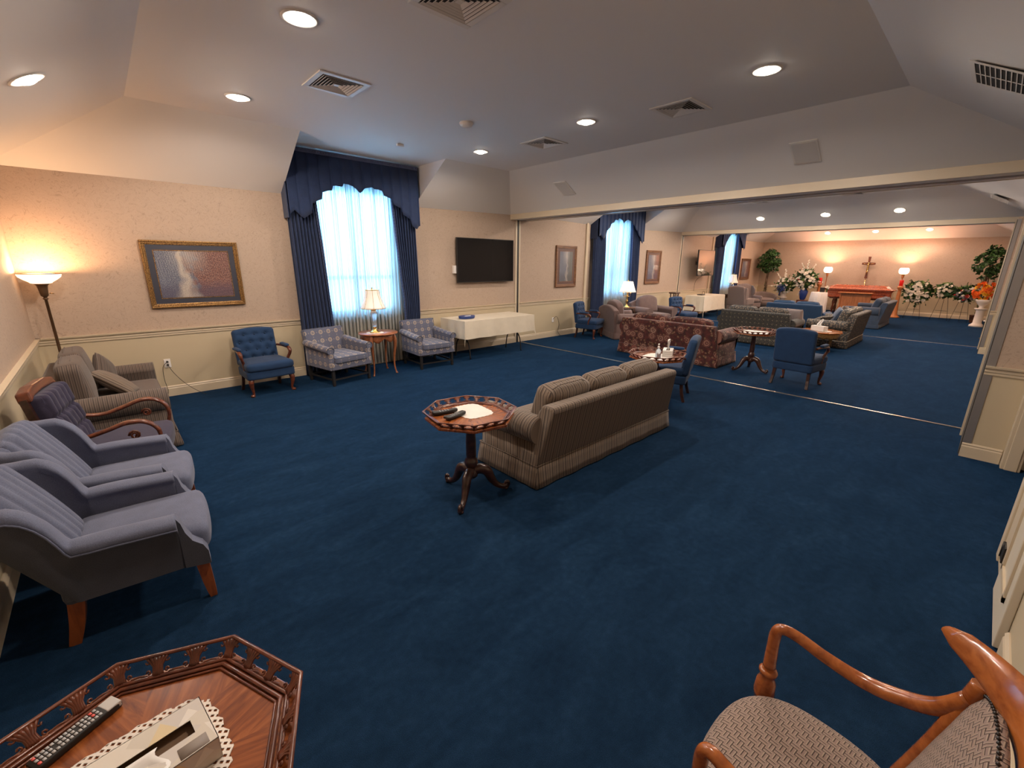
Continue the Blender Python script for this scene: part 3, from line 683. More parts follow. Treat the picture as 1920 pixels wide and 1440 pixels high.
MB().lathe([(.078, 0), (.078, -.018), (.068, -.034), (.045, -.046), (0, -.05)], 28, cap=False).obj('housing', 'plastic_white', t); MB().lathe([(.079, -.010), (.081, -.014), (.079, -.018)], 28, cap=False).obj('ring', 'white_metal', t)
t = thing('ceiling_sensor', 'tiny white sensor block on ceiling before the large curtain', 'sensor', (3.385, 5.994, ZC))
BOX(-.05, .05, -.02, .02, -.03, 0).obj('housing', 'plastic_white', t, bevel=.006)
# ---------------------------------------------------------------- furniture kit (local frame: front faces -Y, base at z = 0)
def rect_loop(x0, x1, y0, y1, z, r=.03, k=4):
    P = []
    for cx, cy, a0 in ((x1-r, y1-r, 0), (x0+r, y1-r, 90), (x0+r, y0+r, 180), (x1-r, y0+r, 270)):
        for j in range(k+1): a = radians(a0+90*j/k); P.append((cx+r*cos(a), cy+r*sin(a), z))
    return P
def roll_arm(x_in, side, y0, y1, z0, ztop, rr, thick, drop=0.0):
    """rolled sofa arm; x_in inner face, side +-1 outward, tapering down towards the front by drop"""
    mb = MB(); n = 26; cz = ztop-rr
    prof = [(0, z0), (0, cz+rr*.2)]
    for j in range(15):
        a = radians(165-255*j/14); prof.append((thick*.52+rr*1.02*cos(a), cz+rr*sin(a)))
    prof += [(thick*.80, cz-rr*.9), (thick*.80, z0)]
    prof = [(p[0], p[1]) for p in prof]
    ys = [y0+(y1-y0)*i/8 for i in range(9)]; b = len(mb.v); k = len(prof)
    for i, y in enumerate(ys):
        e = 1-.05*(1-min(1, i/1.0)) if i == 0 else 1
        for (x, z) in prof:
            zz = z - (drop*(1-i/8)**2 if z > cz-rr*1.2 else 0)
            mb.v.append((x_in+side*(thick*.5+(x-thick*.5)*e), y, zz))
    for i in range(8):
        for j in range(k-1): mb.face((b+i*k+j, b+i*k+j+1, b+(i+1)*k+j+1, b+(i+1)*k+j), 0, True)
    mb.face([b+j for j in range(k)]); mb.face([b+8*k+j for j in range(k)][::-1])
    return mb
def piping(parent, loops, mat, r=.006):
    mb = MB()
    for L, cl in loops: mb.tube(L, r, 6, closed=cl)
    return mb.obj('piping', mat, parent)
def make_sofa(name, label, cat, W_, D, ncush, mats, back_h=.72, cush_h=.86, arm_h=.62, seat_h=.44, lean=.13, skirt=.20, arm_t=.20, rr=.10, group=None, seatn=None, drop=0.0, round_back=0.0, legs=False):
    """mats: body, body_y (stripes across arms), seat, skirt, welt"""
    t = thing(name, label, cat, (0, 0, 0), 0, group); mb_, my, ms, mk, mw = mats
    hw, hd = W_/2, D/2; ix = hw-arm_t; zb = skirt if skirt else .12
    # deck and leaning back panel
    BOX(-ix-.02, ix+.02, -hd+.05, hd-.12, zb-.04, seat_h-.13).obj('seat_base', mb_, t, bevel=.02)
    o = [(hd-.20, zb-.03), (hd-.02, zb-.03), (hd+lean-.02, back_h-.03), (hd+lean-.035, back_h), (hd+lean-.15, back_h), (hd-.22, seat_h-.1)]
    bk = MB()
    if round_back:
        n = 16
        for i in range(n):
            xa, xb = -hw+.06+(W_-.12)*i/n, -hw+.06+(W_-.12)*(i+1)/n; f = lambda x: round_back*(1-(x/(hw-.06))**2)
            b = len(bk.v)
            for x in (xa, xb): bk.v += [(x, y+(f(x)*.4 if z > .5 else 0)*0, z+(f(x) if z > back_h-.1 else 0)) for y, z in o]
            k = len(o)
            for j in range(k): j2 = (j+1) % k; bk.face((b+j, b+j2, b+k+j2, b+k+j))
            if i == 0: bk.face(range(b, b+k))
            if i == n-1: bk.face([b+k+j for j in range(k)][::-1])
    else:
        k = len(o); n = 12
        for i in range(n+1):
            for (y, z) in o: f = (z-zb)/(back_h-zb); xh = (hw-.028)*(1-f)+(hw-.115)*f; bk.v.append((-xh+2*xh*i/n, y, z))
        for i in range(n):
            for j in range(k): j2 = (j+1) % k; bk.face((i*k+j, i*k+j2, (i+1)*k+j2, (i+1)*k+j))
        bk.face(range(k)); bk.face([n*k+j for j in range(k)][::-1])
    bo = bk.obj('back_panel', mb_, t, bevel=.018)
    for sd in (-1, 1):
        roll_arm(sd*ix, sd, -hd+.03, hd-.045, zb-.03, arm_h, rr, arm_t, drop).obj('arm', mb_, t, uvy=True)
    nS = seatn or ncush; cw = 2*ix/nS
    for i in range(nS):
        c = (-ix+cw*(i+.5), -.07, seat_h-.075); h_ = (cw/2-.004, hd-.10, .075)
        so = MB().rbox(c, h_, .045, 10, puff(2, .022)).obj('seat_cushion', ms, t)
        piping(so, [(rect_loop(c[0]-h_[0]+.006, c[0]+h_[0]-.006, c[1]-h_[1]+.006, c[1]+h_[1]-.006, c[2]+.052), True)], mw)
    cw = 2*(ix+.0)/ncush; ang = math.degrees(atan2(lean, back_h-seat_h))*.85
    for i in range(ncush):
        hh = (cush_h-seat_h)/2
        c = Vector((-ix+cw*(i+.5), hd-.245+lean*.45, seat_h+hh-.01)); T = Matrix.Translation(c) @ Matrix.Rotation(radians(-ang), 4, 'X')
        def dsp(p, q, r_=round_back):
            k = (1-q[0]**2)*(1-q[2]**2); p[1] += (1 if q[1] > 0 else -1)*.035*k*abs(q[1]); p[2] += .014*(1-q[0]**4)*(q[2] > 0)-.02*(q[2] > 0)*abs(q[0])**8+r_*.8*(1-((p[0]+c[0])/ix)**2)*max(0, q[2]); return p
        bo2 = MB().rbox((0, 0, 0), (cw/2-.003, .085, hh), .045, 12, dsp, T=T).obj('back_cushion', ms, t)
        L = [T @ Vector(p) for p in ((-cw/2+.02, -.03, hh*.2), (-cw/2+.03, -.03, hh-.035), (-cw/4, -.03, hh+.012), (cw/4, -.03, hh+.012), (cw/2-.03, -.03, hh-.035), (cw/2-.02, -.03, hh*.2))]
        L2 = [p+Vector((0, .07, 0)) for p in L]
        if not round_back: piping(bo2, [(L, False), (L2, False)], mw, .005)
    if skirt:
        mb = MB(); y0, y1 = -hd+.02, hd-.015; z1 = skirt; f = .022
        cs = [(-hw+.035, y0), (hw-.035, y0), (hw-.035, y1), (-hw+.035, y1)]
        for i in range(4):
            a, b = Vector((*cs[i], 0)), Vector((*cs[(i+1) % 4], 0)); d = (b-a).normalized(); nn = Vector((d.y, -d.x, 0)); k = max(2, int((b-a).length/.06))
            g = lambda u, v, a=a, b=b, nn=nn, d=d: a+(b-a)*u+nn*(.006+f*(1-v)+.006*(1-v)*sin(u*37))+d*((u-.5)*2*f*(1-v))+Vector((0, 0, .012+(z1-.012)*v))
            mb.grid(g, k, 3)
        so = mb.obj('skirt', mk, t, solid=.008)
        piping(so, [([(x*1.008, y*1.012, z1) for x, y in cs], True)], mw, .006)
        for q in range(4):
            x, y = ((-hw+.09, y0+.07), (hw-.09, y0+.07), (-hw+.09, y1-.07), (hw-.09, y1-.07))[q]; BOX(x-.022, x+.022, y-.022, y+.022, 0, zb).obj('foot', 'black_leg', t)
    return t
def throw_pillow(label, loc, rx, ry, rz, mat, s=.21, th=.075, name='throw_pillow'):
    def d(p, q):
        e = max(abs(q[0]), abs(q[2])); k = (1-q[0]**2)*(1-q[2]**2); p[1] = p[1]*(.12+.88*k**.45)
        m = 1-.10*(1-abs(q[0])**3)*(abs(q[2]) > .99)-.10*(1-abs(q[2])**3)*(abs(q[0]) > .99); p[0] *= m if abs(q[0]) > .6 else 1; p[2] *= m if abs(q[2]) > .6 else 1
        p[1] += .004*sin(p[0]*40+p[2]*23)*k; return p
    o = MB().rbox((0, 0, 0), (s, th, s), .03, 14, d).obj(name, mat); tag(o, label, 'pillow'); o.location = loc; o.rotation_euler = (radians(rx), radians(ry), radians(rz)); return o

# ---- blue button-tufted open armchair with cabriole front legs
def cabriole(x, y, h, dx, dy, fat=.032, foot=.030):
    """leg from the seat corner bowing outward (dx,dy) to a pad foot"""
    s = Vector((dx, dy, 0)).normalized()
    P = [(x, y, h), (x+s.x*.022, y+s.y*.022, h*.80), (x+s.x*.020, y+s.y*.020, h*.55), (x+s.x*.004, y+s.y*.004, h*.28), (x+s.x*.004, y+s.y*.004, h*.12), (x+s.x*.020, y+s.y*.020, .022)]
    mb = MB().tube(P, [fat, fat*1.08, fat*.78, fat*.52, fat*.45, fat*.62], 10, res=4)
    mb.lathe([(.004, 0), (foot*.8, .002), (foot, .012), (foot*.85, .026), (foot*.45, .034), (0, .036)], 14, (x+s.x*.024, y+s.y*.024, 0)); return mb
def tuft_back(mb, W_, z0, z1, y, th, lean, mat=None, rows=4, cols=4, crest=.03):
    hx, hz = W_/2, (z1-z0)/2; T = Matrix.Translation((0, y, z0)) @ Matrix.Rotation(-radians(lean), 4, 'X') @ Matrix.Translation((0, 0, hz))
    B = []
    for r in range(rows):
        z = -hz+.10+(2*hz-.17)*r/(rows-1)
        k = cols if r % 2 == 0 else cols-1
        for c in range(k): B.append(((c-(k-1)/2)*(2*hx-.12)/(cols-1)*.98, z))
    def d(p, q):
        if q[2] > 0: p[2] += crest*(1-abs(q[0])**2.2)*q[2]
        if q[1] < 0:
            k = (1-q[0]**4)*(1-q[2]**4); a = .030*k
            for bx, bz in B:
                a -= .030*exp(-((p[0]-bx)**2+(p[2]-bz)**2)/.0011)*abs(q[1])
            for r in range(rows):
                z = -hz+.10+(2*hz-.17)*r/(rows-1); a -= .008*exp(-((p[2]-z)/.012)**2)*k
            p[1] -= a
        return p
    mb.rbox((0, 0, 0), (hx, th/2, hz), .035, 34, d, T=T)
    bt = MB()
    for bx, bz in B: bt.ball(T @ Vector((bx, -th/2-.004, bz)), .011, 8)
    return bt
def make_tuft_chair(label, group=None):
    t = thing('tufted_armchair', label, 'armchair', (0, 0, 0), 0, group)
    mb = MB(); mb.rbox((0, 0, .295), (.29, .27, .065), .03, 8, lambda p, q: [p[0]*(1-.06*(q[1])), p[1]-.015*(1-q[0]**2)*(q[1] < 0), p[2]]); mb.obj('seat_rail', 'blue_tuft', t)
    s = MB().rbox((0, -.02, .40), (.285, .27, .058), .045, 12, lambda p, q: [p[0]*(1-.07*q[1]), p[1]-.02*(1-q[0]**2)*(q[1] < 0), p[2]+(.018*(1-q[0]**2)*(1-q[1]**2) if q[2] > 0 else 0)]).obj('seat', 'blue_tuft', t)
    mb = MB(); bt = tuft_back(mb, .54, .36, .85, .24, .095, 9); bo = mb.obj('backrest', 'blue_tuft', t); bt.obj('tufting_buttons', 'navy_velvet', bo)
    for sd in (-1, 1):
        T = None
        mb = MB().tube([(sd*.275, .24, .60), (sd*.30, .10, .605), (sd*.315, -.05, .60), (sd*.315, -.12, .58), (sd*.312, -.135, .53), (sd*.285, -.09, .44), (sd*.275, -.08, .35), (sd*.275, -.09, .30)], [.016, .018, .022, .026, .020, .018, .018, .022], 10, res=4)
        ao = mb.obj('arm', 'mahogany', t); MB().rbox((sd*.305, .03, .628), (.030, .12, .018), .017, 6, puff(2, .006)).obj('arm_pad', 'blue_tuft', ao)
        cabriole(sd*.25, -.22, .25, sd, -1).obj('leg', 'mahogany', t)
        MB().tube([(sd*.235, .22, .25), (sd*.24, .235, .12), (sd*.25, .27, 0)], [.022, .019, .017], 4, res=2, sq=True).obj('leg', 'mahogany_dark', t)
    return t
# ---- medallion club chair on a dark stretcher base
def make_club(label, group=None):
    t = thing('club_chair', label, 'armchair', (0, 0, 0), 0, group); m = 'medallion'
    BOX(-.33, .33, -.36, .36, .245, .345).obj('seat_base', m, t, bevel=.015)
    c = MB().rbox((0, -.045, .385), (.275, .335, .050), .03, 10, puff(2, .012)).obj('seat_cushion', m, t)
    piping(c, [(rect_loop(-.268, .268, -.374, .284, .42), True), (rect_loop(-.268, .268, -.374, .284, .352), True)], 'slate_blue', .005)
    T = TR(0, .30, .33, -12) @ Matrix.Translation((0, 0, .225))
    b = MB().rbox((0, 0, 0), (.325, .055, .235), .03, 12, lambda p, q: [p[0]*(1+.03*q[2]), p[1], p[2]], T=T).obj('backrest', m, t)
    piping(b, [([T @ Vector(p) for p in ((-.315, -.045, -.2), (-.325, -.045, .225), (.325, -.045, .225), (.315, -.045, -.2))], False)], 'slate_blue', .005)
    for sd in (-1, 1):
        mb = MB(); pr = [(0, .25), (0, .50), (-.012, .535)]+[(.045+.062*cos(radians(a)), .538+.050*sin(radians(a))) for a in range(165, -80, -20)]+[(.065, .485), (.068, .25)]
        k = len(pr); b0 = len(mb.v); n = 10
        for i in range(n+1):
            y = -.34+.66*i/n; dz = .05*(i/n)**1.2
            for x, z in pr: mb.v.append((sd*(.285+x*.95), y, z+(dz if z > .45 else 0)))
        for i in range(n):
            for j in range(k-1): mb.face((b0+i*k+j, b0+i*k+j+1, b0+(i+1)*k+j+1, b0+(i+1)*k+j), 0, True)
        mb.face(range(b0, b0+k)); mb.face([b0+n*k+j for j in range(k)])
        a = mb.obj('arm', m, t); piping(a, [([(sd*(.285+x*.95), -.342, z) for x, z in pr[1:-1]], False)], 'slate_blue', .005)
        for y in (-.31, .31):
            MB().tube([(sd*.305, y, .25), (sd*.305, y, .02), (sd*.305, y, 0)], [.020, .018, .014], 4, sq=True).obj('leg', 'black_leg', t)
    mb = MB()
    for sd in (-1, 1): mb.box(sd*.305-.010, sd*.305+.010, -.30, .30, .085, .107); mb.box(-.30, .30, sd*.31-.010, sd*.31+.010, .085, .107)
    mb.obj('stretcher', 'black_leg', t); return t
# ---- grey-blue channel-back armchair
def make_channel(label, group=None):
    t = thing('channel_back_armchair', label, 'armchair', (0, 0, 0), 0, group)
    hw, d0, d1, rc = .337, -.36, .245, .09
    path = []; n1 = 34
    for i in range(n1+1): path.append((-hw, d0+.045+(d1-rc-d0-.045)*i/n1, 0))
    for i in range(1, 8): a = radians(180-90*i/8); path.append((-hw+rc+rc*cos(a), d1-rc+rc*sin(a), 0))
    for i in range(9): path.append((-hw+rc+(2*hw-2*rc)*i/8, d1, 0))
    path += [(-p[0], p[1], 0) for p in path[:n1+8][::-1]]
    path = [Vector(p) for p in path]; n = len(path)
    def height(p):
        f = max(0, min(1, (p.y-.075)/.085)); s_ = (f*f*(3-2*f))**.75; cr = .045*(1-(p.x/hw)**2) if p.y > .2 else 0
        return .545-.015*(1-min(1, abs(p.y-d0)/.3))+(.775-.545)*s_+cr
    mb = MB(); K = 12; b = 0; rows = []
    for i, p in enumerate(path):
        tg = (path[min(n-1, i+1)]-path[max(0, i-1)]).normalized(); nr = Vector((tg.y, -tg.x, 0))   # towards the inside
        h_ = height(p); th = .085 if p.y < .1 else .085; fl = max(0, min(1, (p.y-.08)/.15)); lean = .31*fl*fl*(3-2*fl); flare = .016*max(0, min(1, (p.y-.07)/.08))*(1 if abs(p.x) > hw-.06 else .3)
        roll = .022*(1-min(1, max(0, (p.y+.0)/.15)))
        sec = []
        inn, out = th, 0.0
        sec.append((inn*.9, .24)); sec.append((inn*.9, h_-.075)); sec.append((inn+.004, h_-.04))
        for j in range(6): a = radians(20+140*j/5); sec.append((th/2-roll*.4+(th/2+.006+roll)*cos(a), h_-.035+.036*sin(a)))
        sec.append((-.004-roll, h_-.05)); sec.append((out, h_-.085)); sec.append((.006, .24))
        R_ = []
        for (o, z) in sec:
            q = p+nr*(o-flare*max(0, min(1, (z-.45)/.25))); zz = z
            yy = q.y+lean*(max(0, z-.34)+.35*max(0, z-.30)*(z-.30)) - (.11*max(0, min(1, (p.y+.05)/.3))*max(0, (.50-z)/.26))
            R_.append((q.x, yy, zz))
        rows.append(R_)
    k = len(rows[0])
    cen = Vector((0, 0, 0))
    for R_ in rows: mb.v += R_
    for i in range(n-1):
        for j in range(k-1):
            # outside face panels (last two) use the darker cloth
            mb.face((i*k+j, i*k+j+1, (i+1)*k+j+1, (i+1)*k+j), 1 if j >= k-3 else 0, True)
    mb.face(range(k), 0); mb.face([(n-1)*k+j for j in range(k)][::-1], 0)
    for sd in (-1, 1):   # front scroll of the arm running down to the seat front
        pr = [(d0+.045, .24), (d0+.045, .53), (d0+.030, .50), (d0+.018, .44), (d0-.005, .385), (d0-.045, .345), (d0-.062, .30), (d0-.064, .225), (d0-.05, .225)]
        b0 = len(mb.v); kk = len(pr)
        for x in (sd*hw, sd*(hw-.078)): mb.v += [(x, y, z) for y, z in pr]
        for j in range(kk): j2 = (j+1) % kk; mb.face((b0+j, b0+j2, b0+kk+j2, b0+kk+j), 0)
        mb.face(range(b0, b0+kk), 1); mb.face([b0+kk+j for j in range(kk)], 0)
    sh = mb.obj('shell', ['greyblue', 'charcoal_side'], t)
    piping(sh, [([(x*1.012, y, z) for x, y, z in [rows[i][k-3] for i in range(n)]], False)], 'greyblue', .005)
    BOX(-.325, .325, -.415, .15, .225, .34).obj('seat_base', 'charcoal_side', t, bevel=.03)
    def sd_(p, q):
        if q[2] > 0: p[2] += .022*(1-q[0]**2)*(1-q[1]**2)
        if q[1] < 0: p[1] -= .02*(1-q[0]**2); p[0] *= 1+.14*max(0, -q[1]-.55)
        if q[2] < 0: p[1] += .0
        return p
    MB().rbox((0, -.15, .338), (.262, .285, .075), .05, 14, sd_).obj('seat', 'greyblue', t)
    nch = 7; W_ = .50
    T = TR(0, .135, .37, -29) @ Matrix.Translation((0, 0, .24))
    def ch(p, q):
        if q[2] > 0: p[2] += .05*(1-q[0]**2)*q[2]
        wd = 1+.05*q[2]; x = p[0]
        if q[1] < 0: p[1] -= abs(q[1])*(.018*abs(sin((q[0]+1)/2*nch*pi))**.6+.02*(1-q[2]**2)*.6-.05*abs(q[0])**3)
        p[0] = x*wd; return p
    MB().rbox((0, 0, 0), (W_/2, .06, .235), .04, 56, ch, T=T).obj('channel_back', 'greyblue', t)
    # back outer cover
    for sd in (-1, 1):
        MB().tube([(sd*.285, -.385, .235), (sd*.292, -.395, .10), (sd*.297, -.405, 0)], [.029, .024, .016], 4, res=2, sq=True).obj('leg', 'leg_orange', t)
        MB().tube([(sd*.28, .105, .25), (sd*.28, .125, .12), (sd*.275, .155, 0)], [.032, .028, .022], 4, res=3, sq=True).obj('leg', 'leg_orange', t)
    return t
# ---- purple channel chair with scrolling wooden arms
def make_scroll_chair(label):
    t = thing('scroll_arm_chair', label, 'armchair')
    MB().rbox((0, -.03, .350), (.30, .31, .080), .05, 12, lambda p, q: [p[0]*(1-.06*q[1]), p[1]-.02*(1-q[0]**2)*(q[1] < 0), p[2]+(.02*(1-q[0]**2)*(1-q[1]**2) if q[2] > 0 else 0)]).obj('seat', 'purple', t)
    mb = MB().box(-.29, .29, -.31, .26, .25, .30); mb.obj('seat_frame', 'mahogany_dark', t, bevel=.01)
    T = TR(0, .24, .40, -13) @ Matrix.Translation((0, 0, .24))
    def ch(p, q):
        if q[1] < 0:
            p[1] -= abs(q[1])*(.034*abs(sin((q[0]+1)/2*6*pi+.35*sin(q[2]*5)))**.6); 
            for zz in (-.4, .25): p[1] += .02*exp(-((q[2]-zz)/.07)**2)*abs(q[1])
        return p
    MB().rbox((0, -.01, 0), (.25, .055, .24), .04, 48, ch, T=T).obj('backrest', 'purple', t)
    mb = MB().prism([(-.27, .215), (-.20, .24), (0, .25), (.20, .24), (.27, .215), (.25, .285), (.12, .31), (-.12, .31), (-.25, .285)], -.035, .045, 'y'); mb.xf(T); mb.obj('crest_rail', 'mahogany', t, bevel=.012)
    for sd in (-1, 1):
        mb = MB().tube([T @ Vector((sd*.265, .01, -.30)), T @ Vector((sd*.27, .02, 0)), T @ Vector((sd*.265, .01, .24))], .020, 4, sq=True, res=2); mb.obj('stile', 'mahogany_dark', t)
        A = [(sd*.275, .31, .60), (sd*.285, .22, .565), (sd*.30, .10, .550), (sd*.315, -.03, .585), (sd*.325, -.15, .625), (sd*.325, -.25, .615), (sd*.32, -.315, .55), (sd*.315, -.325, .46), (sd*.31, -.30, .38)]
        mb = MB().tube(A, [.024, .027, .028, .030, .031, .030, .028, .025, .026], 10, res=5, flat=.55)
        sp = [(sd*.305, -.175+.036*(1-j/20)*cos(j*.7), .515+.036*(1-j/20)*sin(j*.7)) for j in range(17)]; mb.tube(sp, .008, 7)
        mb.obj('arm', 'mahogany', t)
        cabriole(sd*.26, -.26, .27, sd, -1, .032).obj('leg', 'mahogany_dark', t)
        MB().tube([(sd*.24, .22, .27), (sd*.25, .26, .10), (sd*.26, .31, 0)], [.022, .018, .016], 4, sq=True, res=2).obj('leg', 'mahogany_dark', t)
    return t
# ---- octagonal tripod table with pierced gallery
def make_octagon(label, R_=.375, zt=.70, group=None, rotk=16, fine=True, carved='mahogany', top='veneer'):
    t = thing('octagonal_table', label, 'table', (0, 0, 0), 0, group); gh = .043
    oc = lambda r, z, off=0: [(r*cos(radians(22.5+45*k)), r*sin(radians(22.5+45*k)), z) for k in range(8)]
    z0 = zt-gh; Ri = R_-.058
    MB().prism([(p[0], p[1]) for p in oc(R_-.012, 0)], z0-.022, z0-.004).obj('tabletop', top, t, bevel=.003)
    mb = MB().tube(oc(Ri+.004, z0+.002), .006, 6, closed=True); mb.tube(oc(Ri-.008, z0-.001), .0035, 6, closed=True); mb.obj('inner_moulding', carved, t)
    g = MB(); g.tube(oc(R_, zt), .0065, 6, closed=True, flat=.8); g.tube(oc(R_-.038, z0+.002), .006, 6, closed=True)
    lo, hi = oc(R_-.036, z0+.003), oc(R_-.002, zt-.003)
    rnd = random.Random(3)
    for k in range(8):
        a0, a1, b0, b1 = Vector(lo[k]), Vector(lo[(k+1) % 8]), Vector(hi[k]), Vector(hi[(k+1) % 8])
        P = lambda u, v: (a0+(a1-a0)*u)*(1-v)+(b0+(b1-b0)*u)*v
        g.tube([P(0, 0), P(0, 1)], .0055, 6)
        for c in (.0, 1/3, 2/3, 1.0):      # carved acanthus blocks between the openings
            for j, (dx, w0) in enumerate(((-.075, .0048), (-.045, .006), (-.015, .0066), (.015, .0066), (.045, .006), (.075, .0048))):
                u0, u1 = c+dx*.55, c+dx*1.15
                if u0 < -.001 or u0 > 1.001 or u1 < 0 or u1 > 1: continue
                g.tube([P(u0, 0), P(c+dx*.45, .5), P(u1, 1)], [w0, w0*.8, w0], 5, res=2)
        if fine:
            for c in (1/6, .5, 5/6):       # curls that edge each opening
                for sx in (-1, 1):
                    for vv, s2 in ((.22, 1), (.80, -1)):
                        q = [P(c+sx*(.085-.020*cos(j*.9)*(1-j/9)), vv+s2*.16*sin(j*.9)*(1-j/9)) for j in range(7)]; g.tube(q, .0026, 5)
                q = [P(c-.07+.14*j/6, .06+.08*sin(pi*j/6)) for j in range(7)]; g.tube(q, .0028, 5)
    g.obj('gallery', carved, t)
    MB().box(-.10, .10, -.10, .10, z0-.045, z0-.022).obj('block', 'mahogany_dark', t, bevel=.006)
    fl = lambda a, z: 1-.05*abs(sin(a*6)) if .30 < z < .60 else 1
    MB().lathe([(.034, .150), (.050, .165), (.054, .19), (.040, .215), (.034, .235), (.046, .255), (.053, .28), (.050, .305), (.036, .325), (.040, .34), (.040, .45), (.033, .58), (.038, .60), (.030, .612), (.046, z0-.045)], 24, wob=fl).obj('column', 'mahogany_dark', t)
    for k in range(3):
        a = radians(90+rotk+120*k); c, s = cos(a), sin(a); Q = lambda r, z: (r*c, r*s, z)
        mb = MB().tube([Q(.02, .205), Q(.07, .215), Q(.125, .190), (Q(.165, .115)), Q(.205, .060), Q(.255, .030), Q(.295, .032)], [.033, .037, .036, .029, .022, .019, .023], 12, res=5, flat=1.15)
        sp = [Q(.295+.022*(1-j/20)*cos(-1.4+j*.5), .048+.026*(1-j/20)*sin(-1.4+j*.5)) for j in range(15)]; mb.tube(sp, [.013]*8+[.010]*7, 8)
        for j in range(5): mb.tube([Q(.06+.02*j, .236-.010*j-.004*j*j*.5), Q(.09+.02*j, .218-.012*j-.005*j*j*.5)], .006, 6)
        for s3 in (-1, 1):   # toes resting on the floor
            mb.ball((.290*c-.012*s3*s, .290*s+.012*s3*c, .013), .013, 8)
        mb.ball((.300*c, .300*s, .014), .014, 8)
        mb.obj('leg', 'mahogany_dark', t)
    return t
# ---- round lamp table with cabriole legs
def make_round_table(label, r=.34, zt=.68, name='round_side_table', wd='cherry'):
    t = thing(name, label, 'table')
    MB().lathe([(0, zt-.024), (r-.02, zt-.024), (r-.004, zt-.018), (r, zt-.010), (r-.006, zt), (0, zt)], 48, cap=False).obj('tabletop', wd, t)
    ra = r-.055; n = 96
    g = lambda u, v: (ra*cos(2*pi*u), ra*sin(2*pi*u), (zt-.024)*v+(1-v)*(zt-.10-.035*abs(sin(2*pi*u*2))**.8+.02*cos(2*pi*u*8)))
    MB().grid(g, n, 3).obj('apron', wd, t, solid=.018)
    for k in range(4):
        a = radians(45+90*k); x, y = ra*cos(a), ra*sin(a); q = lambda rr, z: (rr*cos(a), rr*sin(a), z)
        mb = MB().tube([q(ra-.005, zt-.03), q(ra+.018, zt-.12), q(ra+.016, zt-.22), q(ra-.008, zt*.42), q(ra-.012, zt*.2), q(ra+.008, .03), q(ra+.022, .012)], [.030, .030, .024, .016, .012, .012, .016], 10, res=4)
        mb.lathe([(0, 0), (.018, .001), (.020, .010), (.010, .020), (0, .021)], 12, q(ra+.020, 0)); mb.obj('leg', wd, t)
    return t
def make_crystal_lamp(label, group=None, h=.70):
    t = thing('table_lamp', label, 'lamp', (0, 0, 0), 0, group)
    MB().lathe([(.075, 0), (.078, .010), (.062, .018), (.048, .030), (.026, .046), (.020, .070), (.028, .080), (.020, .092)], 28).obj('base', 'brass', t)
    MB().lathe([(.020, .092), (.034, .10), (.030, .125), (.024, .145), (.036, .20), (.048, .27), (.052, .30), (.040, .325), (.026, .335)], 18, wob=lambda a, z: 1-.06*abs(sin(a*4.5))).obj('vase_body', 'crystal', t)
    MB().lathe([(.034, .334), (.040, .342), (.030, .352), (.014, .36), (.010, .39), (.006, .62), (.012, .64), (.008, .655), (.012, .668), (0, .675)], 20).obj('stem', 'brass', t)
    n = 96; z0, z1, r0, r1 = .365, .635, .178, .098
    def sh(u, v):
        a = 2*pi*u; r = r0+(r1-r0)*(1-(1-v)**1.7); r *= 1-.012*abs(cos(a*4))
        return (r*cos(a), r*sin(a), z0+(z1-z0)*v)
    s = MB().grid(sh, n, 10).obj('lamp_shade', 'shade_glow', t, solid=.002)
    mb = MB()
    for k in range(8): a = pi/4*k+pi/8; mb.tube([(x*1.01, y*1.01, z) for x, y, z in [sh(a/(2*pi), j/8) for j in range(9)]], .0022, 5)
    mb.tube([(r0*cos(a/24*2*pi)*1.0, r0*sin(a/24*2*pi), z0) for a in range(24)], .004, 6, closed=True); mb.tube([(r1*cos(a/24*2*pi), r1*sin(a/24*2*pi), z1) for a in range(24)], .004, 6, closed=True)
    mb.obj('trim', 'brass', s); return t
def make_candelabra_lamp(label):
    t = thing('table_lamp', label, 'lamp')
    MB().lathe([(.085, 0), (.088, .012), (.05, .03), (.022, .06), (.020, .10), (.034, .14), (.028, .17), (.018, .20), (.026, .24), (.022, .30), (.014, .33), (.024, .36), (.012, .38), (.008, .66), (.012, .67), (0, .68)], 24).obj('stem', 'brass', t)
    mb = MB()
    for k in range(3):
        a = radians(120*k+20); mb.tube([(0, 0, .30), (.06*cos(a), .06*sin(a), .27), (.10*cos(a), .10*sin(a), .31), (.10*cos(a), .10*sin(a), .36)], .006, 6, res=3); mb.lathe([(.022, .355), (.020, .362), (.010, .37), (.010, .42)], 10, (.10*cos(a), .10*sin(a), 0))
    mb.obj('candle_arm', 'brass', t)
    MB().lathe([(.205, .38), (.185, .42), (.150, .52), (.115, .63), (.112, .635)], 36, cap=False).obj('lamp_shade', 'shade_pale', t, solid=.002); return t
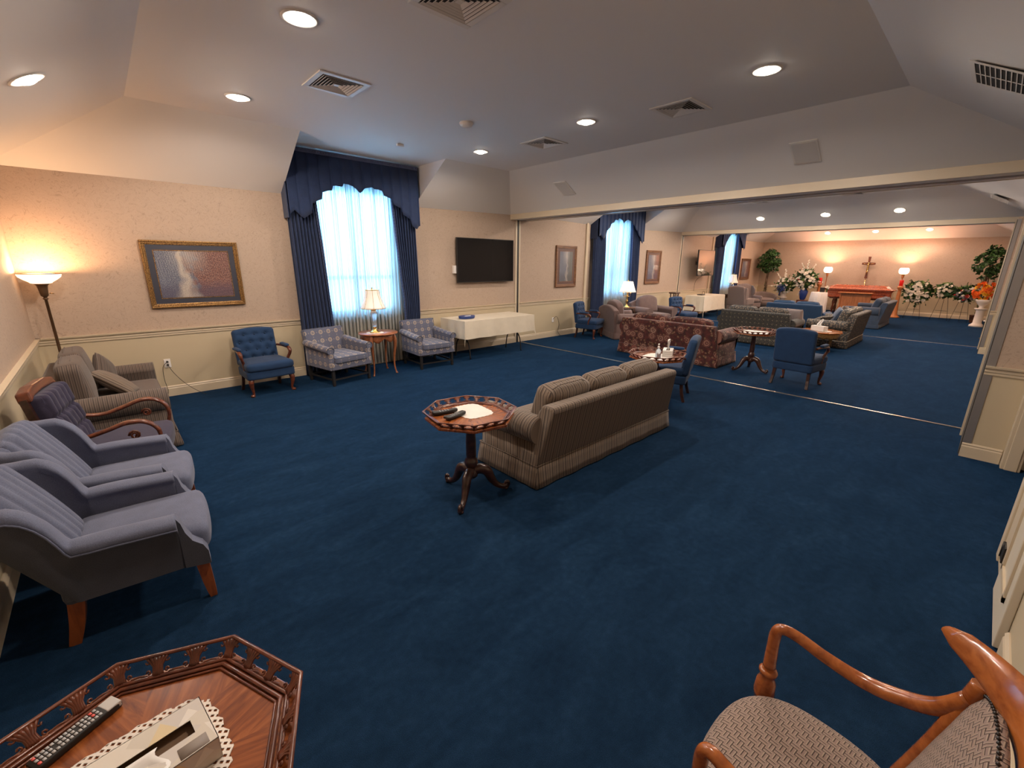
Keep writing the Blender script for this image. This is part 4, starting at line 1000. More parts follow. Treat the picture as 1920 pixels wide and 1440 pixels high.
def make_torchiere(label, h=1.64, rb=.175, kind='bowl'):
    t = thing('torchiere_lamp', label, 'floor lamp')
    MB().lathe([(.14, 0), (.145, .012), (.12, .025), (.06, .038), (.035, .055), (.022, .075)], 28).obj('base', 'bronze', t)
    MB().lathe([(.017, .07), (.015, .6), (.022, .62), (.015, .64), (.013, h-.28), (.026, h-.27), (.013, h-.255)], 16).obj('pole', 'bronze', t)
    MB().lathe([(.014, h-.255), (.022, h-.245), (.032, h-.235), (.036, h-.20), (.040, h-.16), (.046, h-.125), (.068, h-.105)], 24, wob=lambda a, z: 1+.03*sin(a*10)).obj('socket_cup', 'bronze', t)
    MB().tube([(.04, 0, h-.21), (.075, 0, h-.215)], .004, 6).obj('switch_key', 'brass', t)
    if kind == 'bowl':
        b = MB().lathe([(.055, h-.108), (.085, h-.100), (.095, h-.088), (.13, h-.065), (.165, h-.035), (rb, h-.008), (rb-.004, h)], 40, cap=False).obj('glass_bowl', 'bowl_glow', t, solid=.003)
        MB().tube([(rb*cos(a/40*2*pi), rb*sin(a/40*2*pi), h) for a in range(40)], .005, 6, closed=True).obj('rim', 'bronze', b)
    return t
# ---- framed pictures, television
def make_frame(label, cx, z0, z1, w_, mats, y=YN, fr=.06, mt=.10, name='framed_painting', cat='painting', kind='stepped'):
    t = thing(name, label, cat, (cx, y, (z0+z1)/2)); hw, hh = w_/2, (z1-z0)/2
    def ring(a, b, y0, y1): return MB().box(-a[0], a[0], y0, y1, -a[1], -b[1]).box(-a[0], a[0], y0, y1, b[1], a[1]).box(-a[0], -b[0], y0, y1, -b[1], b[1]).box(b[0], a[0], y0, y1, -b[1], b[1])
    mb = ring((hw, hh), (hw-fr*.45, hh-fr*.45), -.045, -.005); mb.merge(ring((hw-fr*.4, hh-fr*.4), (hw-fr*.8, hh-fr*.8), -.036, -.005)); mb.merge(ring((hw-fr*.75, hh-fr*.75), (hw-fr, hh-fr), -.030, -.005))
    mb.obj('frame', mats[0], t, bevel=.006)
    BOX(-hw+fr*.9, hw-fr*.9, -.022, -.010, -hh+fr*.9, hh-fr*.9).obj('mat_board', mats[1], t)
    a = (hw-fr-mt+.012, hh-fr-mt+.012); ring(a, (a[0]-.008, a[1]-.008), -.026, -.02).obj('fillet', mats[0], t)
    BOX(-hw+fr+mt, hw-fr-mt, -.024, -.0225, -hh+fr+mt, hh-fr-mt).obj('print', mats[2], t); return t
def make_tv(label, loc, w_, h_, mat='tv_screen', rz=0):
    t = thing('television', label, 'television', loc, rz)
    BOX(-w_/2, w_/2, -.02, .02, -h_/2, h_/2).obj('housing', 'black', t, bevel=.004)
    BOX(-w_/2+.012, w_/2-.012, -.023, -.0195, -h_/2+.016, h_/2-.012).obj('screen', mat, t); return t
# ================================================================ first room
TM = ('taupe_stripe', 'taupe_stripe_y', 'taupe_stripe', 'taupe_stripe', 'taupe_stripe'); BM = ('brown_stripe', 'brown_stripe_y', 'brown_stripe', 'brown_stripe', 'brown_stripe')
def put(o, x, y, rz=0, z=0): o.location = (x, y, z); o.rotation_euler = (0, 0, radians(rz)); return o
# striped sofa with its back to the camera
s = make_sofa('striped_sofa', 'long taupe striped three-cushion sofa seen from behind, middle of the room', 'sofa', 2.20, .76, 3, TM, back_h=.70, cush_h=.81, arm_h=.60, lean=.10, drop=.02, rr=.115, arm_t=.22)
put(s, 3.40, 2.585, 180)
# striped loveseat in the corner
s = make_sofa('striped_loveseat', 'brown striped loveseat in the corner under the floor lamp', 'sofa', 1.64, .88, 2, BM, back_h=.72, cush_h=.90, arm_h=.60, lean=.04, seatn=1, skirt=.16, rr=.11)
put(s, -.13, 6.00, 90)
throw_pillow('small brown pillow standing upright on the corner loveseat', (-.15, 6.42, .59), -10, 38, 66, 'brown_stripe', .18, .07)
throw_pillow('small beige striped pillow lying tilted on corner loveseat seat', (-.08, 5.98, .56), -50, 10, 80, 'taupe_stripe', .21, .07)
c = make_scroll_chair('purple channelled chair with scrolling dark wood arms, beside the corner loveseat'); put(c, -.14, 4.52, 80)
c = make_channel('grey-blue channel-back armchair nearest the camera at left, orange legs', 'grey-blue channel-back armchairs on the left wall'); put(c, -.225, 2.935, 85)
dup(c, 'second grey-blue channel-back armchair, between its twin and the purple chair', (-.20, 3.72, 0), 83)
# along the window wall
bc = make_tuft_chair('blue tufted armchair against wall, right of outlet, beside patterned club chair', 'blue tufted open armchairs'); put(bc, 1.49, 6.78, 4)
cc = make_club('blue medallion club chair left of the lamp table, before the drapes', 'medallion club chairs'); put(cc, 2.51, 6.70, 11)
dup(cc, 'blue medallion club chair right of the lamp table, beside cloth-covered table', (4.12, 6.70, 0), -3)
rt = make_round_table('round cherry side table with cabriole legs under the crystal lamp', .315, .68); put(rt, 3.19, 6.70, -94)
dl = MB().lathe([(0, 0), (.12, .001), (.135, .001), (.135, .003), (0, .004)], 40, cap=False, wob=lambda a, z: 1+.03*sin(a*14)).obj('doily', 'lace_white'); tag(dl, 'round white doily under the crystal lamp', 'doily'); dl.location = (3.12, 6.66, .681)
lp = make_crystal_lamp('lit crystal and brass lamp with cream bell shade, before the curtain', 'crystal table lamps'); put(lp, 3.12, 6.66, 0, .686); lp.scale = (1.1, 1.1, 1.06)
light('bulb', 'POINT', (3.12, 6.66, .686+.53), 3, (1, .66, .38), .04)
# folding table under a white cloth
def cloth_table(label_t, label_c, x0, x1, y0, y1, z, drop):
    t = thing('folding_table', label_t, 'table', ((x0+x1)/2, (y0+y1)/2, 0)); hx, hy = (x1-x0)/2, (y1-y0)/2
    BOX(-hx, hx, -hy, hy, z-.035, z-.005).obj('tabletop', 'grey_metal', t, bevel=.005)
    for sd in (-1, 1):
        mb = MB(); x = sd*(hx-.22)
        for s2 in (-1, 1): mb.tube([(x, s2*.07, z-.035), (x, s2*.10, .42), (x, s2*.20, .26), (x, s2*.24, 0)], .012, 8, res=4)
        mb.tube([(x, -.12, .38), (x, .12, .38)], .010, 8); mb.tube([(x, 0, .38), (x-sd*.35, 0, z-.04)], .008, 8); mb.obj('leg', 'black_leg', t)
    # draped cloth: top sheet, four hanging sides whose corners fall in long folds
    cl = thing('tablecloth', label_c, 'tablecloth', ((x0+x1)/2, (y0+y1)/2, 0)); N_ = 24; mb = MB()
    def P(u, v):
        U, V_ = (hx+drop)*(2*u-1), (hy+drop)*(2*v-1); ax, ay = abs(U)-hx, abs(V_)-hy; sx, sy = (1 if U > 0 else -1), (1 if V_ > 0 else -1)
        if ax <= 0 and ay <= 0: return (U, V_, z+.001)
        if ax > 0 and ay <= 0: return (sx*(hx+.006+.012*sin(V_*22)*ax/drop+.03*ax), V_, z-ax)
        if ay > 0 and ax <= 0: return (U, sy*(hy+.006+.012*sin(U*14)*ay/drop+.03*ay), z-ay)
        r = hypot(ax, ay); return (sx*(hx+.01+.13*ax*ay/drop), sy*(hy+.01+.13*ax*ay/drop), z-max(ax, ay)-.42*min(ax, ay))
    us = sorted(set([round((i/N_), 4) for i in range(N_+1)]+[drop/(2*(hx+drop)), 1-drop/(2*(hx+drop))]))
    vs_ = sorted(set([round((i/N_), 4) for i in range(N_+1)]+[drop/(2*(hy+drop)), 1-drop/(2*(hy+drop))]))
    # denser columns along the length for soft ripples
    us = sorted(set(us+[i/72 for i in range(73)]))
    for v in vs_: mb.v += [P(u, v) for u in us]
    k = len(us)
    for j in range(len(vs_)-1):
        for i in range(k-1): mb.face((j*k+i, j*k+i+1, (j+1)*k+i+1, (j+1)*k+i), 0, False)
    o = mb.obj('cloth', 'cream_cloth', cl, solid=.002); return t, cl
cloth_table('folding table on black bent legs, hidden under white cloth', 'white cloth draped over the folding table below the television', 4.72, 6.50, 6.38, 7.14, .755, .33)
t = thing('serving_tray', 'oval blue tray with pale handle on the white cloth', 'tray', (5.02, 6.72, .758))
MB().lathe([(0, 0), (.155, 0), (.165, .010), (.175, .045), (.168, .052), (.150, .046), (0, .044)], 36, cap=False).xf(Matrix.Diagonal((1, .72, 1, 1))).obj('plate', 'ribbon_blue', t)
MB().rbox((0, -.03, .050), (.07, .018, .006), .005, 4).obj('handle', 'paper_white', t)
tv = make_tv('large black wall television above the cloth-covered table', (5.94, 7.24, 1.83), 1.50, .86); BOX(-.35, .35, .02, .09, -.2, .2).obj('wall_mount', 'black', tv); BOX(-.80, -.70, .03, .085, -.25, -.10).obj('side_box', 'plastic_white', tv)
make_frame('autumn path painting in ornate gold frame with navy mat, left wall section', .947, 1.185, 2.035, 1.06, ('gilt', 'mat_navy', 'print_autumn'), fr=.055, mt=.075)
# floor lamp in the corner
lp2 = make_torchiere('bronze torchiere floor lamp glowing in the left corner', 1.64); put(lp2, -.49, 7.06, 0)
light('bulb', 'POINT', (-.49, 7.06, 1.622), 30, (1, .56, .28), .04)
# outlet with cord
t = thing('wall_outlet', 'ivory wall outlet with two dark plugs right of loveseat', 'outlet', (.455, YN-.001, .455)); BOX(-.036, .036, -.008, 0, -.058, .058).obj('plate', 'plastic_white', t, bevel=.003)
for z in (.022, -.022): MB().lathe([(.013, 0), (.012, .022), (.006, .03)], 10).xf(TR(0, -.008, z, 90)).obj('plug', 'black', t)
c = MB().tube([(.455, YN-.04, .478), (.40, YN-.05, .42), (.385, YN-.05, .25), (.40, YN-.05, .08), (.36, YN-.06, .004)], .003, 6, res=5).obj('power_cord', 'black'); tag(c, 'dark cord dropping from the outlet towards the loveseat', 'cord')
c = MB().tube([(.455, YN-.04, .433), (.49, YN-.06, .34), (.56, YN-.10, .22), (.66, YN-.14, .10), (.78, YN-.20, .006), (.80, YN-.22, .004)], .003, 6, res=5).obj('power_cord', 'black'); tag(c, 'dark cord curving from outlet down to the blue carpet', 'cord')
# octagonal tables
OG = 'octagonal galleried tables'
o1 = make_octagon('octagonal carved tripod table holding two remotes, at the sofa end', .355, .72, OG); put(o1, 1.89, 2.51, -10)
o2 = dup(o1, 'large octagonal carved table in lower left corner, veneered top', (-.160, 1.080, 0), 22.5); o2.scale = (1.05, 1.05, .975)
o3 = dup(o1, 'octagonal table behind the striped sofa with sanitizer and tissues', (4.98, 2.70, 0), 20)
o4 = dup(o1, 'octagonal tripod table with pale doily beyond the red floral sofa', (8.12, 2.63, 0), 35)
zt = .72-.043-.004
def lace(label, loc, w_, h_, rz, mat='lace_white', name='lace_doily'):
    n = 64; mb = MB(); P = []
    for k in range(n): 
        a = 2*pi*k/n; c_, s_ = cos(a), sin(a); m = (abs(c_)**4+abs(s_)**4)**(-.25); r = 1+.025*sin(a*24); P.append((w_*c_*m*r, h_*s_*m*r))
    o = mb.prism(P, 0, .0022).obj(name, mat); tag(o, label, 'doily'); o.location = loc; o.rotation_euler = (0, 0, radians(rz)); return o
lace('rectangular white lace doily on the middle octagonal table', (1.955, 2.575, zt+.001), .162, .128, 84)
def make_remote(label, loc, rz, L=.19, W_=.045, detail=True, group=None, sx=1.0):
    t = thing('remote_control', label, 'remote control', loc, rz, group)
    if detail:
        MB().rbox((0, 0, .010), (L/2, W_/2, .010), .006, 8).obj('body', 'black', t)
        BOX(L/2-.034, L/2-.001, -W_/2+.001, W_/2-.001, .004, .0206).obj('tip', 'silver_plastic', t, bevel=.003)
        mb, mr = MB(), MB(); rows = 15
        for i in range(rows):
            x = -L/2+.012+i*(L-.056)/(rows-1)
            for j in (-1, 0, 1):
                if i in (4, 9) and j == 0: continue
                (mr if (i == 0 and j) or (i == rows-2 and j > -1) else mb).rbox((x, j*W_*.29, .0208), (.0034, .0042, .0014), .001, 2)
        mb.obj('buttons', 'button_grey', t)['kind'] = 'stuff'; mr.obj('red_buttons', 'button_red', t)['kind'] = 'stuff'
    else:
        MB().rbox((0, 0, .014), (L/2, W_/2, .013), .010, 10, lambda p, q: [p[0], p[1]*(1-.18*q[0]), p[2]+.006*q[0]**2]).obj('body', 'black', t)
        mb = MB()
        for i in range(5):
            for j in (-1, 0, 1): mb.rbox((-L*.32+i*.022, j*.012, .0285), (.004, .003, .001), .001, 2)
        mb.obj('buttons', 'button_grey', t)['kind'] = 'stuff'
    return t
make_remote('black remote at back left edge of the middle octagonal table', (1.765, 2.665, zt+.001), -12, .20, .05, False)
make_remote('black remote lying closer to the front of the middle octagonal table', (1.775, 2.545, zt+.001), 8, .19, .055, False)
zn = (.72-.043-.004)*.975
make_remote('black remote with silver tip and red buttons, lower left table', (-.243, 1.316, zn+.001), 29.5, .175, .043, True)
d = lace('crocheted cream doily under the open tissue box, lower left table', (-.155, 1.09, zn+.0005), .185, .15, 6, 'crochet', 'crochet_doily')
def make_tissue(label, loc, rz, L, W_, h_, open_slot=True, tissue=None, name='tissue_box', mats=('carton', 'carton')):
    t = thing(name, label, 'tissue box', loc, rz)
    a, b = L/2, W_/2; sl_, sw = .088*L/.24, .021
    mb = MB(); th = .0015
    mb.box(-a, a, -b, b, 0, .003); mb.box(-a, a, -b, -b+th, 0, h_); mb.box(-a, a, b-th, b, 0, h_); mb.box(-a, -a+th, -b, b, 0, h_); mb.box(a-th, a, -b, b, 0, h_)
    mb.box(-a, a, -b, -sw, h_-th, h_, 1); mb.box(-a, a, sw, b, h_-th, h_, 1); mb.box(-a, -sl_, -sw, sw, h_-th, h_, 1); mb.box(sl_, a, -sw, sw, h_-th, h_, 1)
    mb.obj('carton', list(mats), t)
    BOX(-a+.003, a-.003, -b+.003, b-.003, .003, h_-.022).obj('inside', 'slot_brown', t)
    if tissue:
        def f(u, v): return ((u-.5)*.11*(1-.25*v)+.02*sin(v*5), .012*sin(u*9+v*3)*(.4+v), h_-.012+tissue*v+.02*sin(u*6)*v)
        MB().grid(f, 10, 8).obj('tissue', 'paper_white', t, solid=.001)
    return t
t = make_tissue('open pale tissue box with long slot on the lower left table', (-.118, 1.078, zn+.003), 7, .245, .150, .062)
MB().rbox((.078, -.055, .0625), (.028, .016, .0006), .0005, 2).obj('oval_label', 'carton_dark', t)
# foreground tissue lying in front of the slot
def f(u, v): return (-.115+.14*u+.01*sin(v*6), -.075+.075*v, .064+.010*sin(u*5+v*2)*sin(pi*v)+.004)
MB().grid(f, 12, 8).obj('tissue', 'paper_white', t, solid=.001)
# table behind the sofa: doily, tissue box, sanitizer
lace('white doily under sanitizer and tissues, table behind the sofa', (4.93, 2.68, zt+.001), .24, .16, 8)
make_tissue('white tissue box with tall tissue on the table behind the sofa', (5.10, 2.62, zt+.004), 25, .23, .12, .085, True, .13, mats=('carton_lines', 'paper_white'))
t = thing('sanitizer_bottle', 'clear pump bottle of sanitizer on the table behind sofa', 'bottle', (4.86, 2.62, zt+.004), 20)
MB().lathe([(.030, 0), (.034, .004), (.034, .085), (.026, .112), (.012, .125), (.012, .135)], 24).obj('bottle', 'clear_plastic', t)
MB().lathe([(.014, .130), (.014, .148), (.005, .150), (.004, .170), (.010, .172), (.010, .184), (0, .186)], 16).tube([(0, 0, .178), (-.03, 0, .176), (-.036, 0, .168)], .005, 8).obj('pump', 'plastic_white', t)
# blue tufted chair beside that table
dup(bc, 'blue tufted armchair seen edge-on behind the right end of striped sofa', (5.63, 2.86, 0), 199)
# ---- near armchair, lower right
def make_near_chair(label):
    t = thing('wooden_armchair', label, 'armchair')
    # oval cushion seat
    def prof(a, k): 
        r = 1/((abs(cos(a))**2.5+abs(sin(a))**2.5)**(1/2.5)); return (.245*r*cos(a)*(1-.05*sin(a)), .235*r*sin(a)-.01)
    mb = MB(); seg, rings = 56, [(1.0, -.035), (1.03, -.015), (1.035, .005), (1.0, .028), (.93, .043), (.78, .056), (.5, .064), (.2, .067)]
    for (s, z) in rings: mb.v += [(*[s*c for c in prof(2*pi*k/seg, 0)], .447+z) for k in range(seg)]
    for i in range(len(rings)-1):
        for k in range(seg): k2 = (k+1) % seg; mb.face((i*seg+k, i*seg+k2, (i+1)*seg+k2, (i+1)*seg+k), 0, True)
    mb.face([k for k in range(seg)][::-1]); mb.face([(len(rings)-1)*seg+k for k in range(seg)], 0, True)
    mb.obj('seat', 'lattice', t)
    mb = MB(); 
    for s_, z in ((.99, .355), (1.0, .414)): mb.v += [(*[s_*c for c in prof(2*pi*k/seg, 0)], z) for k in range(seg)]
    for k in range(seg): k2 = (k+1) % seg; mb.face((k, k2, seg+k2, seg+k), 0, True)
    mb.face([k for k in range(seg)][::-1]); mb.face([seg+k for k in range(seg)]); mb.obj('seat_rail', 'honey', t)
    L = lambda z: .115+.26*(z-.40)                      # lean of the back plane
    # back frame: two stiles that bow outward, and a deep crest whose tips sweep forward
    for sd in (-1, 1):
        P = [(sd*.17, .20, 0), (sd*.165, .14, .20), (sd*.165, L(.40), .40), (sd*.178, L(.52), .52), (sd*.194, L(.66), .66), (sd*.208, L(.78)-.004, .78), (sd*.212, L(.87)-.01, .87)]
        MB().tube(P, [.019, .021, .024, .022, .021, .022, .022], 10, res=5, flat=.8).obj('stile', 'honey', t)
    mb = MB(); n = 26; ring = 12
    for i in range(n+1):
        u = -1+2*i/n; x = u*.262; y = L(.93)+.045-.145*abs(u)**2.2; zc = .925+.015*u*u; hh = .052*(1-.55*abs(u)**2.2); th = .020*(1-.35*abs(u)**2)
        if abs(u) > .93: hh *= .55
        for k in range(ring):
            a = 2*pi*k/ring; mb.v.append((x, y+th*cos(a)+.02*sin(a)*hh/.05, zc+hh*sin(a)))
    for i in range(n):
        for k in range(ring): k2 = (k+1) % ring; mb.face((i*ring+k, i*ring+k2, (i+1)*ring+k2, (i+1)*ring+k), 0, True)
    mb.face(range(ring)); mb.face([n*ring+k for k in range(ring)]); mb.obj('crest_rail', 'honey', t)
    # upholstered back panel with a nailed welt
    pts = [(-.155, .50), (-.185, .62), (-.200, .74), (-.195, .86), (0, .905), (.195, .86), (.200, .74), (.185, .62), (.155, .50), (0, .475)]
    fine = []
    for i in range(len(pts)):
        p0, p1, p2, p3 = [Vector((*pts[(i+j) % len(pts)], 0)) for j in (-1, 0, 1, 2)]
        for j in range(4): tt = j/4; q = .5*((2*p1)+(-p0+p2)*tt+(2*p0-5*p1+4*p2-p3)*tt*tt+(-p0+3*p1-3*p2+p3)*tt**3); fine.append((q.x, q.y))
    cz = sum(z for x, z in fine)/len(fine); mb = MB()
    for s_, d in ((1, .0), (1, -.012), (.9, -.022), (.6, -.030), (.25, -.033)): mb.v += [(x*s_, L(cz+(z-cz)*s_)+.012+d, cz+(z-cz)*s_) for x, z in fine]
    m = len(fine)
    for i in range(4):
        for k in range(m): k2 = (k+1) % m; mb.face((i*m+k, i*m+k2, (i+1)*m+k2, (i+1)*m+k), 0, True)
    mb.face(range(m)); mb.face([4*m+k for k in range(m)], 0, True); bp = mb.obj('back_panel', 'lattice', t)
    mb = MB()
    for k in range(m*4): a, b = fine[k//4], fine[(k//4+1) % m]; f = (k % 4)/4; x, z = a[0]+(b[0]-a[0])*f, a[1]+(b[1]-a[1])*f; mb.ball((x, L(z)-.003, z), .0042, 5)
    mb.obj('braided_welt', 'black_leg', bp)
    for sd in (-1, 1):
        A = [(sd*.208, L(.83)-.012, .825), (sd*.222, L(.74)-.035, .745), (sd*.250, .09, .690), (sd*.268, .02, .668), (sd*.272, -.06, .675), (sd*.268, -.13, .695), (sd*.262, -.170, .700), (sd*.260, -.188, .680), (sd*.260, -.190, .62), (sd*.258, -.188, .545)]
        mb = MB().tube(A, [.018, .021, .021, .020, .018, .017, .0165, .017, .017, .019], 14, res=6)
        ao = mb.obj('arm', 'honey', t)
        MB().lathe([(.019, .535), (.026, .530), (.026, .520), (.019, .514), (.021, .50), (.027, .485), (.030, .44), (.022, .40)], 16, (sd*.258, -.188, 0), wob=lambda a, z: 1+.05*abs(cos(2*a))).obj('turned_post', 'honey', ao)
        MB().lathe([(.014, 0), (.019, .03), (.022, .20), (.026, .30), (.024, .40)], 16, (sd*.19, -.165, 0)).obj('leg', 'honey', t)
    return t
nc = make_near_chair('honey wood armchair with basket-weave seat in lower right corner'); put(nc, 1.115, .055, 180)
# ================================================================ second room
put(dup(bc, 'blue tufted armchair against window wall just past the first partition', (8.80, 6.68, 0), 16), 8.80, 6.68, 16)
MV = ('mauve',)*5
m1 = make_sofa('mauve_armchair', 'mauve armchair with round-topped back, left of candelabra lamp', 'armchair', 1.10, .88, 1, MV, back_h=.70, cush_h=.84, arm_h=.62, lean=.06, round_back=.10, skirt=.16, rr=.12, group='mauve upholstered armchairs'); put(m1, 9.58, 6.22, 58)
dup(m1, 'mauve armchair right of candelabra lamp, beside blue tufted chair', (11.45, 6.50, 0), -16)
st = make_round_table('small round table hidden between the mauve armchairs, carrying a lamp', .28, .62, 'round_side_table', 'walnut'); put(st, 10.62, 6.84, 0)
cl = make_candelabra_lamp('brass candelabra lamp with pale pleated shade between mauve armchairs'); put(cl, 10.62, 6.82, 0, .622); cl.scale = (1.12, 1.12, 1.1)
light('bulb', 'POINT', (10.62, 6.82, 1.12), 2, (1, .72, .48), .04)
dup(bc, 'blue tufted armchair in front of the small dark stand, second room', (12.30, 5.98, 0), -10)
t = thing('plant_stand', 'small dark wooden stand behind the farther blue tufted chair', 'stand', (13.55, 6.95, 0))
BOX(-.15, .15, -.12, .12, .87, .91).obj('top', 'mahogany_dark', t, bevel=.008)
for sx in (-1, 1):
    for sy in (-1, 1): MB().tube([(sx*.10, sy*.08, .87), (sx*.09, sy*.07, .5), (sx*.13, sy*.10, 0)], .018, 8, res=4).obj('leg', 'mahogany_dark', t)
MB().box(-.11, .11, -.09, .09, .30, .32).obj('shelf', 'mahogany_dark', t)
make_frame('tall grey stream picture in brown frame before the second window', 8.555, 1.215, 2.205, .77, ('frame_brown', 'mat_brown', 'print_grey'), fr=.07, mt=.07)
make_frame('tall mauve woodland picture in brown frame after the second window', 12.69, 1.19, 2.19, .86, ('frame_brown', 'mat_brown', 'print_mauve'), fr=.07, mt=.07)
t = thing('wall_outlet', 'small ivory outlet low on wall beside the second-room tufted chair', 'outlet', (8.15, YN-.001, .42)); BOX(-.036, .036, -.008, 0, -.058, .058).obj('plate', 'plastic_white', t, bevel=.003)
c = MB().tube([(8.15, YN-.01, .44), (8.24, YN-.05, .50), (8.34, YN-.05, .30), (8.30, YN-.05, .12), (8.40, YN-.06, .006)], .004, 6, res=5).obj('power_cord', 'black'); tag(c, 'thin cord looping from the outlet beside second-room tufted chair', 'cord')
FL = ('floral',)*5
s = make_sofa('floral_sofa', 'dark red floral skirted sofa seen from behind past the floor track', 'sofa', 2.10, .88, 2, FL, back_h=.74, cush_h=.83, arm_h=.66, lean=.08, skirt=.20, rr=.12, arm_t=.24); put(s, 8.22, 4.10, 90)
DM = ('damask', 'damask', 'damask_light', 'damask', 'damask_light')
s = make_sofa('dark_loveseat', 'dark patterned loveseat seen from behind, left of octagonal table top', 'sofa', 1.68, .84, 2, DM, back_h=.755, cush_h=.85, arm_h=.62, lean=.07, skirt=.16); put(s, 11.36, 3.62, 90)
lace('pale oval doily filling the octagonal table past the floral sofa', (8.12, 2.63, zt+.001), .23, .20, 10)
dup(bc, 'dark blue armchair seen square from behind near the floor track', (7.74, 1.82, 0), 86).scale = (1.0, 1.0, 1.03)
# low octagonal coffee table with a carved apron
t = thing('coffee_table', 'honey octagonal coffee table with gold carved apron and tissue box', 'table', (11.32, 2.36, 0), 12)
oc = [(.42*cos(radians(22.5+45*k)), .42*sin(radians(22.5+45*k))) for k in range(8)]
MB().prism(oc, .40, .425).obj('tabletop', 'honey', t, bevel=.006)
g = lambda u, v: (.36*cos(2*pi*u), .36*sin(2*pi*u), .40*v+(1-v)*(.30-.03*abs(sin(4*pi*u))+.012*cos(2*pi*u*16)))
MB().grid(g, 96, 3).obj('apron', 'gilt', t, solid=.02)
for k in range(4): cabriole(.27*cos(radians(45+90*k)), .27*sin(radians(45+90*k)), .38, cos(radians(45+90*k)), sin(radians(45+90*k)), .03, .03).obj('leg', 'gilt', t)
lace('flat white doily under the tissue box on low coffee table', (11.28, 2.34, .427), .18, .12, 70)
make_tissue('white tissue box with upright tissue on the low coffee table', (11.25, 2.38, .431), 68, .28, .13, .10, True, .14, mats=('paper_white', 'paper_white'))
s = make_sofa('patterned_loveseat', 'grey patterned loveseat in profile behind the low coffee table', 'sofa', 1.80, .86, 2, ('damask_light', 'damask_light', 'damask_light', 'damask_light', 'cream_cloth'), back_h=.76, cush_h=.84, arm_h=.60, lean=.10, skirt=.16, rr=.11); put(s, 12.75, 2.38, 180)
NV = ('navy_velvet',)*5
s = make_sofa('navy_sofa', 'navy blue sofa back in the middle distance before the casket', 'sofa', 1.50, .84, 2, NV, back_h=.80, cush_h=.86, arm_h=.60, lean=.05, skirt=.16); put(s, 13.85, 3.52, 90)
throw_pillow('beige striped pillow leaning at right end of dark loveseat', (11.62, 2.98, .63), -10, 0, 70, 'wing_stripe', .20, .08)
throw_pillow('grey patterned pillow lying on profile loveseat seat near its arm', (12.25, 2.60, .55), -60, 0, 160, 'damask_light', .20, .07)
throw_pillow('slate pillow leaning upright on the profile loveseat back', (12.55, 2.36, .66), -20, 8, 200, 'slate_blue', .19, .07)
throw_pillow('cream pillow standing against the profile loveseat back cushions', (12.95, 2.34, .68), -16, -8, 175, 'wing_stripe', .19, .07)
# ================================================================ farthest room
SB = ('slate_blue',)*5
s = make_sofa('slate_sofa', 'slate blue sofa in profile at right, before the casket', 'sofa', 2.0, .9, 2, SB, back_h=.76, cush_h=.86, arm_h=.62, lean=.12, skirt=.14, rr=.12); put(s, 17.35, 2.50, 180)
cloth_table('long folding table hidden by cream cloth beside second partition', 'cream cloth hanging to a point over the long far table', 14.66, 16.30, 6.46, 7.10, .76, .50)
bx = BOX(-.12, .12, -.09, .09, 0, .03).obj('black_tray', 'black', bevel=.01); tag(bx, 'flat black tray on the cream cloth far table', 'tray'); bx.location = (15.15, 6.80, .762)
b2 = MB().tube([(-.10, 0, .0), (-.06, 0, .10), (.06, 0, .10), (.10, 0, .0)], .006, 6, res=4).obj('wire_stand', 'black'); tag(b2, 'thin black wire stand on the cream cloth far table', 'stand'); b2.location = (15.45, 6.86, .762)
tv2 = make_tv('tilted wall television reflecting a lit lamp, beyond second partition', (15.62, 6.98, 1.83), 1.40, .86, 'tv_screen_gloss'); tv2.rotation_euler = (radians(-1.8), 0, radians(2.6))
BOX(-.05, .05, .02, .33, -.05, .05).obj('wall_mount', 'black', tv2); MB().tube([(-.1, .03, -.42), (-.12, .25, -.6), (-.05, .32, -.95)], .005, 6, res=4).obj('cable', 'black', tv2)
make_frame('tall mauve picture in thin brown frame right of farthest curtain', 20.2, 1.18, 2.03, .95, ('frame_brown', 'mat_brown', 'print_mauve'), fr=.05, mt=.06)
# wing chairs and the lamp between them
def make_wing(label, group=None):
    t = thing('wing_chair', label, 'armchair', (0, 0, 0), 0, group); m = 'wing_stripe'
    BOX(-.33, .33, -.33, .30, .16, .34).obj('seat_base', m, t, bevel=.02)
    MB().rbox((0, -.06, .42), (.26, .29, .065), .04, 8, puff(2, .02)).obj('seat_cushion', m, t)
    T = TR(0, .27, .34, -9) @ Matrix.Translation((0, 0, .33))
    MB().rbox((0, 0, 0), (.31, .055, .34), .04, 12, lambda p, q: [p[0]*(1-.08*q[2]), p[1], p[2]+(.05*cos(q[0]*1.6) if q[2] > 0 else 0)], T=T).obj('backrest', m, t)
    for sd in (-1, 1):
        MB().prism([(.30, .45), (.36, .98), (.22, .96), (.10, .84), (.08, .68), (.12, .62)], sd*.31-.025, sd*.31+.025, 'x').obj('wing', m, t, bevel=.02)
        MB().rbox((sd*.33, -.03, .47), (.055, .30, .13), .05, 8).obj('arm', m, t)
        cabriole(sd*.27, -.27, .17, sd, -1, .026, .022).obj('leg', 'walnut', t); MB().tube([(sd*.27, .25, .17), (sd*.27, .30, 0)], .02, 4, sq=True).obj('leg', 'walnut', t)
    return t
w1 = make_wing('grey striped wing chair in profile beside the far lamp', 'far wing chairs'); put(w1, 17.35, 6.30, 86)
dup(w1, 'grey striped wing chair facing camera, between far lamp and ficus', (19.02, 6.60, 0), -35)
t = thing('barrel_chair', 'low grey barrel chair nearest the ficus tree', 'armchair'); put(t, 20.3, 6.42, -52)
MB().lathe([(.36, .14), (.38, .3), (.36, .34)], 24).obj('seat_base', 'wing_grey', t); MB().rbox((0, -.04, .39), (.28, .28, .06), .05, 8, puff(2, .02)).obj('seat_cushion', 'wing_stripe', t)
mb = MB(); 
